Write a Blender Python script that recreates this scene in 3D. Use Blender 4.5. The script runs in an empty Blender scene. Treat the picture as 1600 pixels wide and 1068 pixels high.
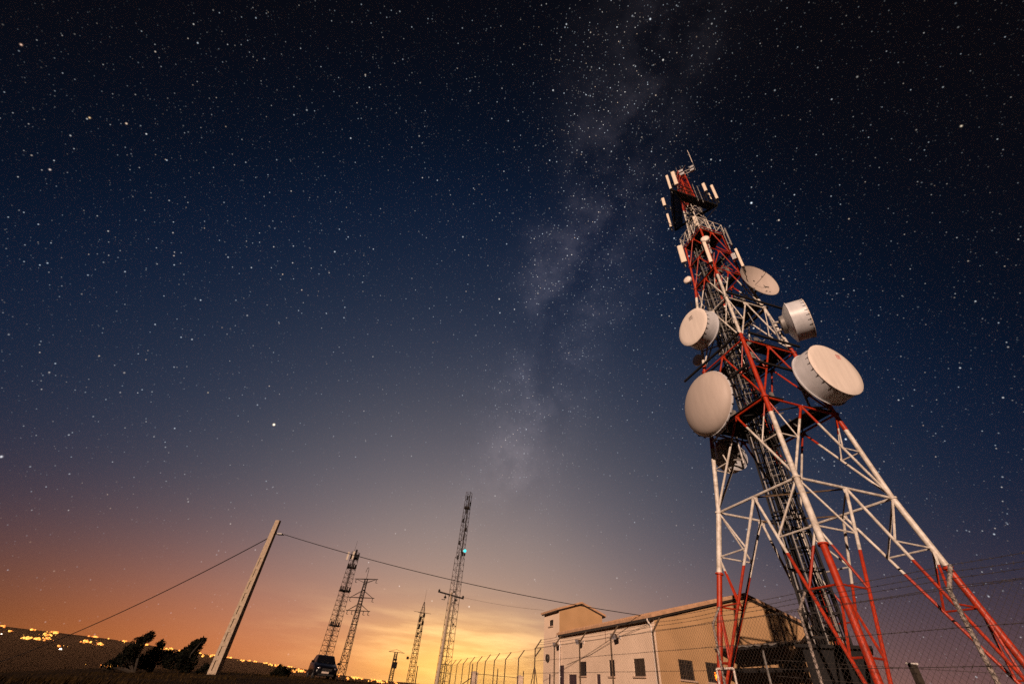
import bpy, math, random
from mathutils import Vector, Matrix, noise
random.seed(7)
C = bpy.context.scene.collection
SC = bpy.context.scene
PI = math.pi
V = Vector

# ------------------------------------------------------------------ camera
F, PITCH, ROLL = 647.4, 0.69976, 0.10230
RT0 = V((1, 0, 0)); FW = V((0, math.cos(PITCH), math.sin(PITCH))); UP0 = RT0.cross(FW)
RT = RT0 * math.cos(ROLL) + UP0 * math.sin(ROLL)
UP = -RT0 * math.sin(ROLL) + UP0 * math.cos(ROLL)
cam_data = bpy.data.cameras.new('camera')
cam = bpy.data.objects.new('camera', cam_data); C.objects.link(cam)
cam.matrix_world = Matrix(((RT.x, UP.x, -FW.x, 0), (RT.y, UP.y, -FW.y, 0), (RT.z, UP.z, -FW.z, 0), (0, 0, 0, 1)))
cam_data.sensor_width = 36; cam_data.lens = 36 * F / 1600
cam_data.clip_start = .05; cam_data.clip_end = 30000
SC.camera = cam
GZ = -0.6                                   # the ground, the lens being 0.6 m above it


def ray(X, Y): return FW + RT * ((X - 800) / F) - UP * ((Y - 534) / F)
def at(X, Y, d):                            # the point at horizontal distance d seen at a pixel of the photograph
    r = ray(X, Y); return r * (d / math.hypot(r.x, r.y))
def atz(X, Y, z): r = ray(X, Y); return r * (z / r.z)
U = V((-.2387, .9711, 0)).normalized(); W = V((.9711, .2387, 0)).normalized()
def uv(u, v, z): return U * u + W * v + V((0, 0, z))
def onv(X, Y, v): r = ray(X, Y); return r * (v / r.dot(W))
def onu(X, Y, u): r = ray(X, Y); return r * (u / r.dot(U))


# ------------------------------------------------------------------ materials
def mat(name, col, rough=.6, metal=0., var=.12, scale=6., bump=0., bscale=40., col2=None, emit=None, spec=.5, streak=0):
    m = bpy.data.materials.new(name); m.use_nodes = True
    nt = m.node_tree; b = nt.nodes['Principled BSDF']
    b.inputs['Roughness'].default_value = rough; b.inputs['Metallic'].default_value = metal
    b.inputs['Specular IOR Level'].default_value = spec
    tc = nt.nodes.new('ShaderNodeTexCoord')
    n = nt.nodes.new('ShaderNodeTexNoise'); n.inputs['Scale'].default_value = scale; n.inputs['Detail'].default_value = 5
    if streak:
        mp = nt.nodes.new('ShaderNodeMapping'); mp.inputs['Scale'].default_value = (1, 1, streak); nt.links.new(tc.outputs['Object'], mp.inputs['Vector']); nt.links.new(mp.outputs[0], n.inputs['Vector']); n.inputs['Roughness'].default_value = .65
    else: nt.links.new(tc.outputs['Object'], n.inputs['Vector'])
    r = nt.nodes.new('ShaderNodeValToRGB')
    c = V(col[:3]); c2 = V(col2) if col2 else c * (1 - 2 * var)
    r.color_ramp.elements[0].position = .3; r.color_ramp.elements[1].position = .68
    r.color_ramp.elements[0].color = (*c2, 1); r.color_ramp.elements[1].color = (*(c * (1 + var * .4)), 1)
    nt.links.new(n.outputs['Fac'], r.inputs['Fac']); nt.links.new(r.outputs['Color'], b.inputs['Base Color'])
    if bump:
        n2 = nt.nodes.new('ShaderNodeTexNoise'); n2.inputs['Scale'].default_value = bscale; n2.inputs['Detail'].default_value = 4
        nt.links.new(tc.outputs['Object'], n2.inputs['Vector'])
        bp = nt.nodes.new('ShaderNodeBump'); bp.inputs['Strength'].default_value = bump; bp.inputs['Distance'].default_value = .02
        nt.links.new(n2.outputs['Fac'], bp.inputs['Height']); nt.links.new(bp.outputs['Normal'], b.inputs['Normal'])
    if emit:
        b.inputs['Emission Color'].default_value = (*emit[:3], 1); b.inputs['Emission Strength'].default_value = emit[3]
    return m


def banded(name):
    """aviation paint: red and white bands by height above the tower's foot, weathered"""
    m = bpy.data.materials.new(name); m.use_nodes = True
    nt = m.node_tree; L = nt.links; b = nt.nodes['Principled BSDF']; b.inputs['Roughness'].default_value = .5
    g = nt.nodes.new('ShaderNodeNewGeometry'); s = nt.nodes.new('ShaderNodeSeparateXYZ'); L.new(g.outputs['Position'], s.inputs[0])
    mr = nt.nodes.new('ShaderNodeMapRange'); mr.inputs['From Min'].default_value = 0; mr.inputs['From Max'].default_value = 40
    L.new(s.outputs['Z'], mr.inputs['Value'])
    r = nt.nodes.new('ShaderNodeValToRGB'); r.color_ramp.interpolation = 'CONSTANT'
    red = (.43, .030, .004, 1); wh = (.70, .67, .62, 1)
    el = r.color_ramp.elements
    el[0].position = 0; el[0].color = red; el[1].position = 4.64 / 40; el[1].color = wh
    for z, c in ((10.18, red), (15.35, wh), (20.9, red), (26.2, wh), (30.6, red)):
        e = el.new(z / 40); e.color = c
    L.new(mr.outputs['Result'], r.inputs['Fac'])
    n = nt.nodes.new('ShaderNodeTexNoise'); n.inputs['Scale'].default_value = 3.5; n.inputs['Detail'].default_value = 8; n.inputs['Roughness'].default_value = .7
    L.new(g.outputs['Position'], n.inputs['Vector'])
    r2 = nt.nodes.new('ShaderNodeValToRGB'); r2.color_ramp.elements[0].position = .35; r2.color_ramp.elements[0].color = (.42, .36, .30, 1)
    r2.color_ramp.elements[1].position = .6; r2.color_ramp.elements[1].color = (1, 1, 1, 1)
    L.new(n.outputs['Fac'], r2.inputs['Fac'])
    mx = nt.nodes.new('ShaderNodeMix'); mx.data_type = 'RGBA'; mx.blend_type = 'MULTIPLY'; mx.inputs['Factor'].default_value = .75
    L.new(r.outputs['Color'], mx.inputs['A']); L.new(r2.outputs['Color'], mx.inputs['B'])
    L.new(mx.outputs['Result'], b.inputs['Base Color'])
    return m


M = {}
M['band'] = banded('banded_paint')
M['dark_steel'] = mat('dark_steel', (.016, .015, .016), .7, .1, scale=4, spec=.15)
M['cable'] = mat('black_cable', (.008, .008, .009), .7, 0, scale=3, spec=.12)
M['galv'] = mat('galvanised_steel', (.30, .29, .28), .5, .35, .22, 5)
M['grating'] = mat('grating', (.022, .024, .028), .8, 0, scale=10, spec=.15)
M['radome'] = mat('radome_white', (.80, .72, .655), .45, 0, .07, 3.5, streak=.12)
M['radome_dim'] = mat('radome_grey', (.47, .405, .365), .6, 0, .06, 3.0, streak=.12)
M['shroud'] = mat('shroud_shaded_white', (.60, .62, .66), .4, 0, .10, 4.0, streak=.15)  # white cooled to put blue-grey shade into the drum sides
M['panel'] = mat('panel_antenna_white', (.75, .66, .55), .5, 0, .05, 2)
M['logo_red'] = mat('logo_red', (.55, .05, .04), .5)
M['logo_black'] = mat('logo_black', (.05, .03, .03), .5)
M['plaster'] = mat('plaster_pink', (.78, .61, .47), .9, 0, .05, .55, .35, 30, col2=(.68, .525, .40))
M['plaster_ochre'] = mat('plaster_ochre', (.46, .285, .145), .9, 0, .06, .6, .35, 30, col2=(.38, .232, .112))
M['roof'] = mat('roof_tile', (.50, .30, .18), .85, 0, .15, 3, .5, 12)
M['soffit'] = mat('dark_soffit', (.03, .022, .018), .8)
M['glass'] = mat('dark_glass', (.006, .006, .008), .2, 0, spec=.2)
M['frame'] = mat('dark_frame', (.03, .022, .02), .5)
M['sill'] = mat('sill_stone', (.5, .36, .27), .8)
M['door'] = mat('dark_door', (.045, .025, .035), .6)
M['pipe'] = mat('white_pipe', (.72, .64, .58), .5)
M['concrete'] = mat('concrete', (.38, .30, .22), .9, 0, .15, 8, .4, 60)
M['rust_steel'] = mat('weathered_post', (.13, .085, .05), .7, .2, .3, 12)
M['post_grey'] = mat('weathered_grey_post', (.34, .29, .26), .75, .1, .45, 22)
M['wire'] = mat('fence_wire', (.07, .06, .055), .7, .2, spec=.2)
M['mast'] = mat('mast_steel', (.035, .022, .018), .7, .2, .2, 3, spec=.2)
M['carpaint'] = mat('car_paint', (.003, .003, .005), .3, 0, spec=.22)
M['rubber'] = mat('rubber', (.012, .012, .012), .9)
M['plate'] = mat('number_plate', (.62, .52, .45), .5)
M['lens'] = mat('headlight_glass', (.35, .33, .36), .1, .3)
M['chrome'] = mat('chrome', (.5, .5, .5), .2, .9)
M['leaf'] = mat('leaf_dark', (.010, .011, .007), .9, 0, .4, 3, spec=.1)
M['bark'] = mat('bark', (.035, .026, .018), .9)
M['grass'] = mat('dry_grass', (.050, .030, .009), .9, 0, .3, .35, col2=(.010, .006, .003), spec=.05)
M['soil'] = mat('dry_soil', (.034, .020, .007), .95, 0, .3, .4, .6, 12, col2=(.010, .006, .003), spec=.05)
M['plain'] = mat('far_plain', (.013, .009, .006), 1, 0, .3, .004, spec=0)
M['sodium'] = mat('sodium_lamp', (1, .6, .2), .5, emit=(1, .44, .07, 1.9))
M['sodium2'] = mat('amber_lamp', (1, .5, .2), .5, emit=(1, .25, .03, 1.35))
M['whitelamp'] = mat('white_lamp', (1, .9, .8), .5, emit=(1, .82, .62, 4))
M['cyan'] = mat('cyan_lamp', (.1, .9, .9), .4, emit=(.02, .62, .72, 1.5))
M['ember'] = mat('orange_glint', (1, .3, .05), .4, emit=(1, .16, .01, 5))
M['white_tube'] = mat('white_tube', (.70, .62, .56), .5, 0, .1, 6)


# ------------------------------------------------------------------ mesh helpers
class MB:
    def __init__(s): s.v = []; s.f = []
    def tube(s, p, q, r, n=8, r2=None, cap=True):
        p = V(p); q = V(q); r2 = r if r2 is None else r2
        d = (q - p)
        if d.length < 1e-6: return s
        d.normalize(); a = d.orthogonal().normalized() if abs(d.z) > .99 else d.cross(V((0, 0, 1))).normalized(); b = d.cross(a)
        i = len(s.v)
        for k in range(n):
            t = 2 * PI * k / n; o = a * math.cos(t) + b * math.sin(t); s.v.append(p + o * r); s.v.append(q + o * r2)
        for k in range(n):
            j = (k + 1) % n; s.f.append((i + 2 * k, i + 2 * j, i + 2 * j + 1, i + 2 * k + 1))
        if cap:
            s.f.append(tuple(i + 2 * k for k in reversed(range(n)))); s.f.append(tuple(i + 2 * k + 1 for k in range(n)))
        return s
    def path(s, pts, r, n=6):
        for a, b in zip(pts, pts[1:]): s.tube(a, b, r, n)
        return s
    def box(s, c, ax, ay, az):              # half-axes as vectors
        c = V(c); ax = V(ax); ay = V(ay); az = V(az); i = len(s.v)
        for k in range(8):
            s.v.append(c + ax * (1 if k & 1 else -1) + ay * (1 if k & 2 else -1) + az * (1 if k & 4 else -1))
        for q in ((0, 2, 3, 1), (4, 5, 7, 6), (0, 1, 5, 4), (2, 6, 7, 3), (0, 4, 6, 2), (1, 3, 7, 5)): s.f.append(tuple(i + k for k in q))
        return s
    def beam(s, p, q, w, h):                # rectangular bar
        p = V(p); q = V(q); d = q - p; side = d.cross(V((0, 0, 1)))
        side = V((1, 0, 0)) if side.length < 1e-6 else side.normalized()
        up = side.cross(d).normalized()
        return s.box((p + q) / 2, d / 2, side * w / 2, up * h / 2)
    def angle(s, p, q, w, t=.008):          # an angle iron
        p = V(p); q = V(q); d = q - p; side = d.cross(V((0, 0, 1)))
        side = V((1, 0, 0)) if side.length < 1e-6 else side.normalized()
        up = side.cross(d).normalized(); m = (p + q) / 2
        s.box(m, d / 2, side * w / 2, up * t / 2); s.box(m + side * (w / 2 - t / 2) - up * (w / 2 + t / 2 + .0005), d / 2, side * t / 2, up * w / 2)
        return s
    def lathe(s, c, ax, prof, n=48):        # profile of (axial, radius)
        c = V(c); ax = V(ax).normalized(); a = ax.cross(V((0, 0, 1))); a = V((1, 0, 0)) if a.length < 1e-5 else a.normalized(); b = ax.cross(a)
        i = len(s.v)
        for z, r in prof:
            for k in range(n):
                t = 2 * PI * k / n; s.v.append(c + ax * z + (a * math.cos(t) + b * math.sin(t)) * r)
        for j in range(len(prof) - 1):
            for k in range(n):
                l = (k + 1) % n; s.f.append((i + j * n + k, i + (j + 1) * n + k, i + (j + 1) * n + l, i + j * n + l))
        return s
    def quad(s, *p): i = len(s.v); s.v += [V(x) for x in p]; s.f.append(tuple(range(i, i + len(p)))); return s
    def build(s, name, m, parent=None, smooth=True, angle=35, loc=None):
        me = bpy.data.meshes.new(name)
        o0 = origin(parent) if parent else (V(loc) if loc is not None else V((0, 0, 0)))
        me.from_pydata([tuple(x - o0) for x in s.v], [], s.f)
        me.materials.append(M[m] if isinstance(m, str) else m)
        if smooth:
            me.polygons.foreach_set('use_smooth', [True] * len(me.polygons)); me.set_sharp_from_angle(angle=math.radians(angle))
        me.update()
        o = bpy.data.objects.new(name, me); C.objects.link(o)
        if parent: o.parent = parent
        elif loc is not None: o.location = V(loc)
        return o


def origin(o):
    p = V((0, 0, 0))
    while o: p += o.location; o = o.parent
    return p


def tag(o, label=None, cat=None, group=None, kind=None):
    if label: o['label'] = label
    if cat: o['category'] = cat
    if group: o['group'] = group
    if kind: o['kind'] = kind
    return o


def thing(name, loc, label, cat, group=None):
    o = bpy.data.objects.new(name, None); C.objects.link(o); o.location = V(loc); o.empty_display_size = .3
    return tag(o, label, cat, group)


def lerp(a, b, t): return V(a) * (1 - t) + V(b) * t


# ------------------------------------------------------------------ world: night sky, town glow, stars, Milky Way
def make_world():
    w = bpy.data.worlds.new('World'); SC.world = w; w.use_nodes = True
    nt = w.node_tree; L = nt.links
    for n in list(nt.nodes): nt.nodes.remove(n)
    N = nt.nodes.new
    out = N('ShaderNodeOutputWorld'); bg = N('ShaderNodeBackground'); L.new(bg.outputs[0], out.inputs[0])
    tc = N('ShaderNodeTexCoord')
    nv = N('ShaderNodeVectorMath'); nv.operation = 'NORMALIZE'; L.new(tc.outputs['Generated'], nv.inputs[0]); D = nv.outputs[0]
    def val(op, a, b=None, clamp=False):
        m = N('ShaderNodeMath'); m.operation = op; m.use_clamp = clamp
        for i, x in enumerate((a, b)):
            if x is None: continue
            if hasattr(x, 'links'): L.new(x, m.inputs[i])
            else: m.inputs[i].default_value = x
        return m.outputs[0]
    def dot(vec):
        m = N('ShaderNodeVectorMath'); m.operation = 'DOT_PRODUCT'; L.new(D, m.inputs[0]); m.inputs[1].default_value = vec; return m.outputs['Value']
    def ramp(x, stops, lo, hi):
        mr = N('ShaderNodeMapRange'); L.new(x, mr.inputs['Value']); mr.inputs['From Min'].default_value = lo; mr.inputs['From Max'].default_value = hi
        r = N('ShaderNodeValToRGB'); e = r.color_ramp.elements
        r.color_ramp.interpolation = 'B_SPLINE' if len(stops) > 5 else 'LINEAR'
        while len(e) < len(stops): e.new(.5)
        for k, (p, c) in enumerate(stops):
            e[k].position = (p - lo) / (hi - lo); e[k].color = (*c, 1) if len(c) == 3 else c
        L.new(mr.outputs['Result'], r.inputs['Fac']); return r.outputs['Color']
    def mixc(op, a, b, f=1.):
        m = N('ShaderNodeMix'); m.data_type = 'RGBA'; m.blend_type = op; m.clamp_result = False
        if hasattr(f, 'links'): L.new(f, m.inputs['Factor'])
        else: m.inputs['Factor'].default_value = f
        for nm, x in (('A', a), ('B', b)):
            if hasattr(x, 'links'): L.new(x, m.inputs[nm])
            else: m.inputs[nm].default_value = (*x, 1)
        return m.outputs['Result']
    def gauss(x, s):                        # exp(-(x/s)^2)
        return val('EXPONENT', val('MULTIPLY', val('POWER', val('DIVIDE', x, s), 2), -1))
    def noise(scale, detail=4, rough=.55, vec=None):
        n = N('ShaderNodeTexNoise'); n.inputs['Scale'].default_value = scale; n.inputs['Detail'].default_value = detail; n.inputs['Roughness'].default_value = rough
        L.new(vec or D, n.inputs['Vector']); return n.outputs['Fac']
    def lin(*c): return tuple((x / 255 / 12.92 if x / 255 < .04045 else ((x / 255 + .055) / 1.055) ** 2.4) for x in c)
    sep = N('ShaderNodeSeparateXYZ'); L.new(D, sep.inputs[0])
    el = val('MULTIPLY', val('ARCSINE', sep.outputs['Z']), 180 / PI)
    azm = val('MULTIPLY', val('ARCTAN2', sep.outputs['X'], sep.outputs['Y']), 180 / PI)
    # distance from the town glow, stretched along the horizon where its light carries farther
    azs = val('MULTIPLY', val('MULTIPLY', val('ADD', azm, 3), val('ADD', val('MULTIPLY', val('ABSOLUTE', el), .0058), .79)), val('POWER', val('COSINE', val('ARCSINE', sep.outputs['Z'])), .5))
    ang = val('SQRT', val('ADD', val('MULTIPLY', el, el), val('MULTIPLY', azs, azs)))
    # darkening away from the town glow
    base = ramp(ang, [(0, lin(168, 148, 138)), (8, lin(164, 146, 138)), (15, lin(140, 128, 127)), (22, lin(107, 102, 110)), (30, lin(76, 78, 91)),
                      (38, lin(50, 58, 78)), (47, lin(30, 42, 64)), (56, lin(15, 29, 53)), (65, lin(7, 17, 34)), (76, lin(8, 10, 18)), (90, lin(9, 8, 13)), (130, lin(5, 5, 8))], 0, 130)
    # the warm belt along the horizon, strongest over the town behind the masts
    azc = gauss(val('ADD', azm, 1.5), 9.5)
    belt = val('EXPONENT', val('MULTIPLY', val('POWER', val('DIVIDE', val('ABSOLUTE', el), 7.0), 1.5), -1))
    wcol = ramp(azm, [(-75, lin(38, 26, 22)), (-55, lin(72, 44, 30)), (-42, lin(146, 80, 34)), (-30, lin(204, 112, 54)), (-16, lin(234, 146, 90)), (-3, lin(246, 168, 96)), (12, lin(220, 156, 110)), (28, lin(160, 112, 96)), (42, lin(142, 96, 84)), (60, lin(70, 52, 56)), (90, lin(30, 26, 30))], -180, 180)
    core = val('MULTIPLY', gauss(val('SUBTRACT', el, 1.2), 3.9), azc)
    corec = mixc('MULTIPLY', (.72, .42, .045), core)
    # thin lit cloud streaks in the glow
    st = N('ShaderNodeMapping'); st.inputs['Scale'].default_value = (3.2, 3.2, 26); st.inputs['Rotation'].default_value = (0, math.radians(4), 0); L.new(D, st.inputs['Vector'])
    cl = noise(1.6, 5, .55, st.outputs[0])
    clm = ramp(cl, [(.44, (0, 0, 0)), (.64, (1, 1, 1))], 0, 1)
    cloud = val('MULTIPLY', val('MULTIPLY', gauss(val('SUBTRACT', el, 3.4), 3.0), gauss(val('ADD', azm, 2.0), 14)), 1.)
    cloudc = mixc('MULTIPLY', mixc('MULTIPLY', clm, cloud), (.48, .33, .13))
    sky = mixc('ADD', mixc('ADD', mixc('MIX', base, wcol, val('MULTIPLY', belt, .96)), corec), cloudc)
    # Milky Way: a mottled band on a great circle, split by dark lanes
    mwn = V((-.97387, -.06249, .21834)).normalized()
    x = dot(tuple(mwn))
    def wobble(sc, amp, det=6, ro=.62): return val('MULTIPLY', val('SUBTRACT', noise(sc, det, ro), .5), amp)
    x2 = val('ADD', x, wobble(3.1, .22))
    band = gauss(x2, .105)
    lane = gauss(val('ADD', val('ADD', x, .03), wobble(5.2, .40, 8, .68)), .050)
    def spread(v, lo, hi):
        mr = N('ShaderNodeMapRange'); mr.interpolation_type = 'SMOOTHSTEP'; L.new(v, mr.inputs['Value']); mr.inputs['From Min'].default_value = lo; mr.inputs['From Max'].default_value = hi; return mr.outputs['Result']
    clouds = val('MULTIPLY', spread(noise(5.0, 9, .66), .30, .68), val('ADD', val('MULTIPLY', spread(noise(17, 9, .7), .34, .66), .65), .35))
    mw = val('MULTIPLY', val('MULTIPLY', band, val('ADD', val('MULTIPLY', clouds, 1.1), .10)), val('SUBTRACT', 1, val('MULTIPLY', lane, .78)))
    fade = gauss(val('SUBTRACT', el, 47), 23)
    mwf = val('MULTIPLY', mw, fade)
    sky = mixc('ADD', sky, mixc('MULTIPLY', (.056, .050, .062), mwf))
    cc = tuple(ray(797, 722).normalized())
    core2 = gauss(val('ARCCOSINE', dot(cc)), .085)
    sky = mixc('ADD', sky, mixc('MULTIPLY', (.060, .048, .046), val('MULTIPLY', core2, val('ADD', val('MULTIPLY', clouds, .9), .12))))
    sky = mixc('MULTIPLY', sky, mixc('MIX', (1, 1, 1), (.66, .70, .80), val('MULTIPLY', val('MULTIPLY', lane, gauss(x, .12)), val('MULTIPLY', fade, .45))))
    # stars
    ext = ramp(ang, [(0, (.0, .0, .0)), (9, (.08, .08, .08)), (26, (.40, .40, .40)), (45, (1, 1, 1)), (66, (1, 1, 1)), (84, (.55, .55, .55)), (100, (.4, .4, .4))], 0, 100)
    extv = N('ShaderNodeSeparateColor'); L.new(ext, extv.inputs[0]); ext = extv.outputs[0]
    def stars(scale, rad, thr, gain, p, off, mwboost=0.):
        mp = N('ShaderNodeMapping'); mp.inputs['Location'].default_value = off; L.new(D, mp.inputs['Vector'])
        v = N('ShaderNodeTexVoronoi'); v.feature = 'F1'; v.inputs['Scale'].default_value = scale; L.new(mp.outputs[0], v.inputs['Vector'])
        sc = N('ShaderNodeSeparateColor'); L.new(v.outputs['Color'], sc.inputs[0])
        d = val('SUBTRACT', 1, val('DIVIDE', v.outputs['Distance'], rad * scale), clamp=True)
        d = val('POWER', d, 1.3)
        k = val('DIVIDE', val('SUBTRACT', sc.outputs[0], thr), 1 - thr, clamp=True)
        k = val('POWER', k, p)
        if mwboost: k = val('MULTIPLY', k, val('ADD', 1, val('MULTIPLY', mw, mwboost)))
        b = val('MULTIPLY', val('MULTIPLY', val('MULTIPLY', d, k), ext), gain)
        tint = ramp(sc.outputs[1], [(0, (1, .72, .50)), (.18, (1, .92, .84)), (.6, (.86, .93, 1)), (1, (.74, .86, 1))], 0, 1)
        return mixc('MULTIPLY', tint, b)
    for a in (stars(30, .0022, .45, 2.3, 3.2, (3.1, 1.7, .4)), stars(62, .0017, .15, 1.25, 2.4, (.2, 5.3, 2.2), .4),
              stars(110, .0013, .15, .88, 2.0, (7.7, .6, 4.1), 3.0), stars(200, .0010, .3, .24, 1.5, (1.9, 2.6, 8.3), 18.0)):
        sky = mixc('ADD', sky, a)
    for X, Y, r_, g_, c_ in ((428, 663, .0052, 2.6, (1, .80, .58)), (1174, 317, .0042, 1.6, (.8, .9, 1)), (780, 467, .0036, 1.3, (1, .93, .85)), (1016, 30, .0036, 1.1, (.85, .92, 1)),
                             (733, 947, .0034, .75, (1, .93, .82)), (675, 938, .0026, .6, (1, .95, .85)), (624, 915, .0026, .6, (1, .95, .9)), (576, 878, .0026, .55, (1, .95, .9)),
                             (548, 216, .0030, .9, (.9, .95, 1)), (33, 70, .0034, 1.0, (1, .62, .45)), (140, 184, .0034, 1.0, (1, .66, .34)), (78, 265, .0034, .9, (1, .8, .7)),
                             (2, 713, .0042, .9, (.95, .95, 1)), (1502, 197, .0036, .9, (1, .82, .6)), (633, 827, .0024, .45, (1, .96, .92)), (618, 833, .0024, .4, (1, .96, .92)),
                             (325, 613, .0028, .6, (1, .8, .5)), (300, 530, .0030, .7, (.9, .95, 1)), (885, 38, .003, .8, (.9, .95, 1)), (860, 850, .002, .35, (1, 1, 1))):
        d = ray(X, Y).normalized()
        # distance on the sphere through the chord, which keeps its precision
        m = N('ShaderNodeVectorMath'); m.operation = 'DISTANCE'; L.new(D, m.inputs[0]); m.inputs[1].default_value = tuple(d)
        s = val('MULTIPLY', gauss(m.outputs['Value'], r_ * .33), g_)
        sky = mixc('ADD', sky, mixc('MULTIPLY', c_, s))
    # the unseen lower half: dark ground
    L.new(sky, bg.inputs['Color']); bg.inputs['Strength'].default_value = 1.0
    w.cycles.sampling_method = 'MANUAL'; w.cycles.sample_map_resolution = 512
make_world()

sun = bpy.data.lights.new('low_lamp_light', 'SUN'); sun.energy = 4.7; sun.angle = math.radians(.5); sun.color = (1, .68, .50)
so = bpy.data.objects.new('low_lamp_light', sun); C.objects.link(so)
SUN_AZ, SUN_EL = math.radians(26), math.radians(12.5)
sd = V((math.sin(SUN_AZ) * math.cos(SUN_EL), math.cos(SUN_AZ) * math.cos(SUN_EL), -math.sin(SUN_EL)))
so.rotation_euler = sd.to_track_quat('-Z', 'Y').to_euler(); so.location = -sd * 60

# ------------------------------------------------------------------ ground, hills, far plain
def gz(x, y):
    d = math.hypot(x, y); a = math.degrees(math.atan2(x, y))
    z = GZ
    wl = max(0, min(1, (10 - a) / 20))      # the open hilltop on the left
    t = max(0, min(1, (d - 12) / 24)); t = t * t * (3 - 2 * t)
    K = ((-180, -2.6), (-60, -2.6), (-42, -1.75), (-34.5, -.93), (-25.8, -.53), (-16, -.29), (-8, -.30), (10, -.6), (180, -.6))
    for (a0, z0), (a1, z1) in zip(K, K[1:]):
        if a0 <= a <= a1: z += (z0 + (z1 - z0) * (a - a0) / (a1 - a0) - GZ) * t; break
    z += .05 * noise.noise(V((x * .3, y * .3, 0))) * wl * (1 - .6 * t)
    return z


def hillz(x, y):
    d = math.hypot(x, y); a = math.degrees(math.atan2(x, y))
    edge = 48 if a < 0 else 75
    z = gz(x, y)
    if d > edge:
        e = d - edge
        z -= min(e * .16, 8) if e < 60 else 8 + (e - 60) * .05 if e < 1200 else 65
        if e >= 1200: z = GZ - 65
        if d > 1500:
            top = 66 * max(0, min(1, (-a - 12) / 23)) - 2
            top += 4 * noise.noise(V((a * .12, 1.3, 0))) + 3 * noise.noise(V((a * .6, 4.1, 0)))
            z += min(1, (d - 1500) / 2700) * (65 + top)
    return z


g = MB(); rings = [.0, 2, 4, 6, 8, 10, 12, 14, 16, 18, 20, 23, 26, 29, 32, 35, 38, 41, 44, 47, 50, 54, 60, 68, 78, 90, 110, 140, 200, 320, 500, 800, 1150, 1500, 2000, 2600, 3300, 4200]
NA = 240
for d in rings:
    for k in range(NA):
        a = 2 * PI * k / NA; x, y = d * math.sin(a), d * math.cos(a); g.v.append(V((x, y, hillz(x, y))))
for j in range(len(rings) - 1):
    for k in range(NA):
        l = (k + 1) % NA; f = (j * NA + k, j * NA + l, (j + 1) * NA + l, (j + 1) * NA + k)
        g.f.append(f if j else f[1:] if False else (j * NA + k, (j + 1) * NA + l, (j + 1) * NA + k))
near = MB(); far = MB()
split = rings.index(60)
near.v = g.v; far.v = g.v
for f in g.f: (near if min(f) // NA < split else far).f.append(f)
tag(near.build('ground', 'soil', smooth=True, angle=180), 'dry brown hilltop ground around the masts', kind='structure')
tag(far.build('far_hills', 'plain', smooth=True, angle=180), 'dark far plain and hills with town lights', kind='structure')

# dry grass on the open hilltop
gm = MB()
for i in range(22000):
    a = math.radians(random.uniform(-47, -3)); d = 9 + 41 * random.random() ** 1.1
    x, y = d * math.sin(a), d * math.cos(a)
    if noise.noise(V((x * .35, y * .35, 4))) < -.12 and random.random() < .8: continue
    z = gz(x, y); h = random.uniform(.03, .10) * (1.2 + noise.noise(V((x * .2, y * .2, 9)))); t = random.uniform(0, PI); w = random.uniform(.008, .02)
    lx, ly = random.gauss(.05, .05), random.gauss(0, .05)
    i0 = len(gm.v)
    gm.v += [V((x - w * math.cos(t), y - w * math.sin(t), z - .02)), V((x + w * math.cos(t), y + w * math.sin(t), z - .02)), V((x + lx, y + ly, z + h))]
    gm.f.append((i0, i0 + 1, i0 + 2))
tag(gm.build('grass', 'grass', smooth=False), 'dry brown grass on the hilltop', 'grass', kind='stuff')

# ------------------------------------------------------------------ main tower
TD = 22.0; TAZ = .6435960318974943; TROT = -.5682204181783776
TC = V((math.sin(TAZ) * TD, math.cos(TAZ) * TD, 0))
LV = [(-.6, 4.95), (4.64, 3.80), (7.18, 3.258), (11.16, 2.734), (15.02, 2.249), (18.61, 1.828), (21.75, 1.42), (24.0, 1.33), (26.15, 1.27)]


def rad_at(z):
    for (z0, r0), (z1, r1) in zip(LV, LV[1:]):
        if z <= z1: return r0 + (r1 - r0) * (z - z0) / (z1 - z0)
    return LV[-1][1]


def leg(i, z, R=None):
    R = rad_at(z) if R is None else R
    a = TROT + i * PI / 2; return TC + V((R * math.sin(a), -R * math.cos(a), z))


tower = thing('communications_tower', (TC.x, TC.y, GZ), 'tall red and white lattice tower of steel tubes carrying many dishes', 'tower')
names = 'BCDA'
for i in range(4):
    m = MB()
    pr_ = None
    for (z0, r0), (z1, r1) in zip(LV, LV[1:]):
        rr = .112 if z1 < 8 else .098 if z1 < 16 else .082 if z1 < 22 else .068
        p, q = leg(i, z0, r0), leg(i, z1, r1)
        m.tube(p, q, rr, 14, cap=True)
        if z0 > 0:
            d = (q - p).normalized(); m.tube(p - d * .035, p + d * .035, rr + .055, 14)
    p = leg(i, -.6); m.tube(V((p.x, p.y, GZ - .3)), V((p.x, p.y, GZ + .18)), .5, 16)
    lo = m.build('leg', 'band', tower)
levels = [7.18, 11.16, 15.02, 18.61, 21.75, 24.0, 26.15]
lower = [-.6] + levels[:-1]
nhz = 0
def mid(i, z): return (leg(i, z) + leg((i + 1) % 4, z)) / 2
upper = MB()
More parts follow.
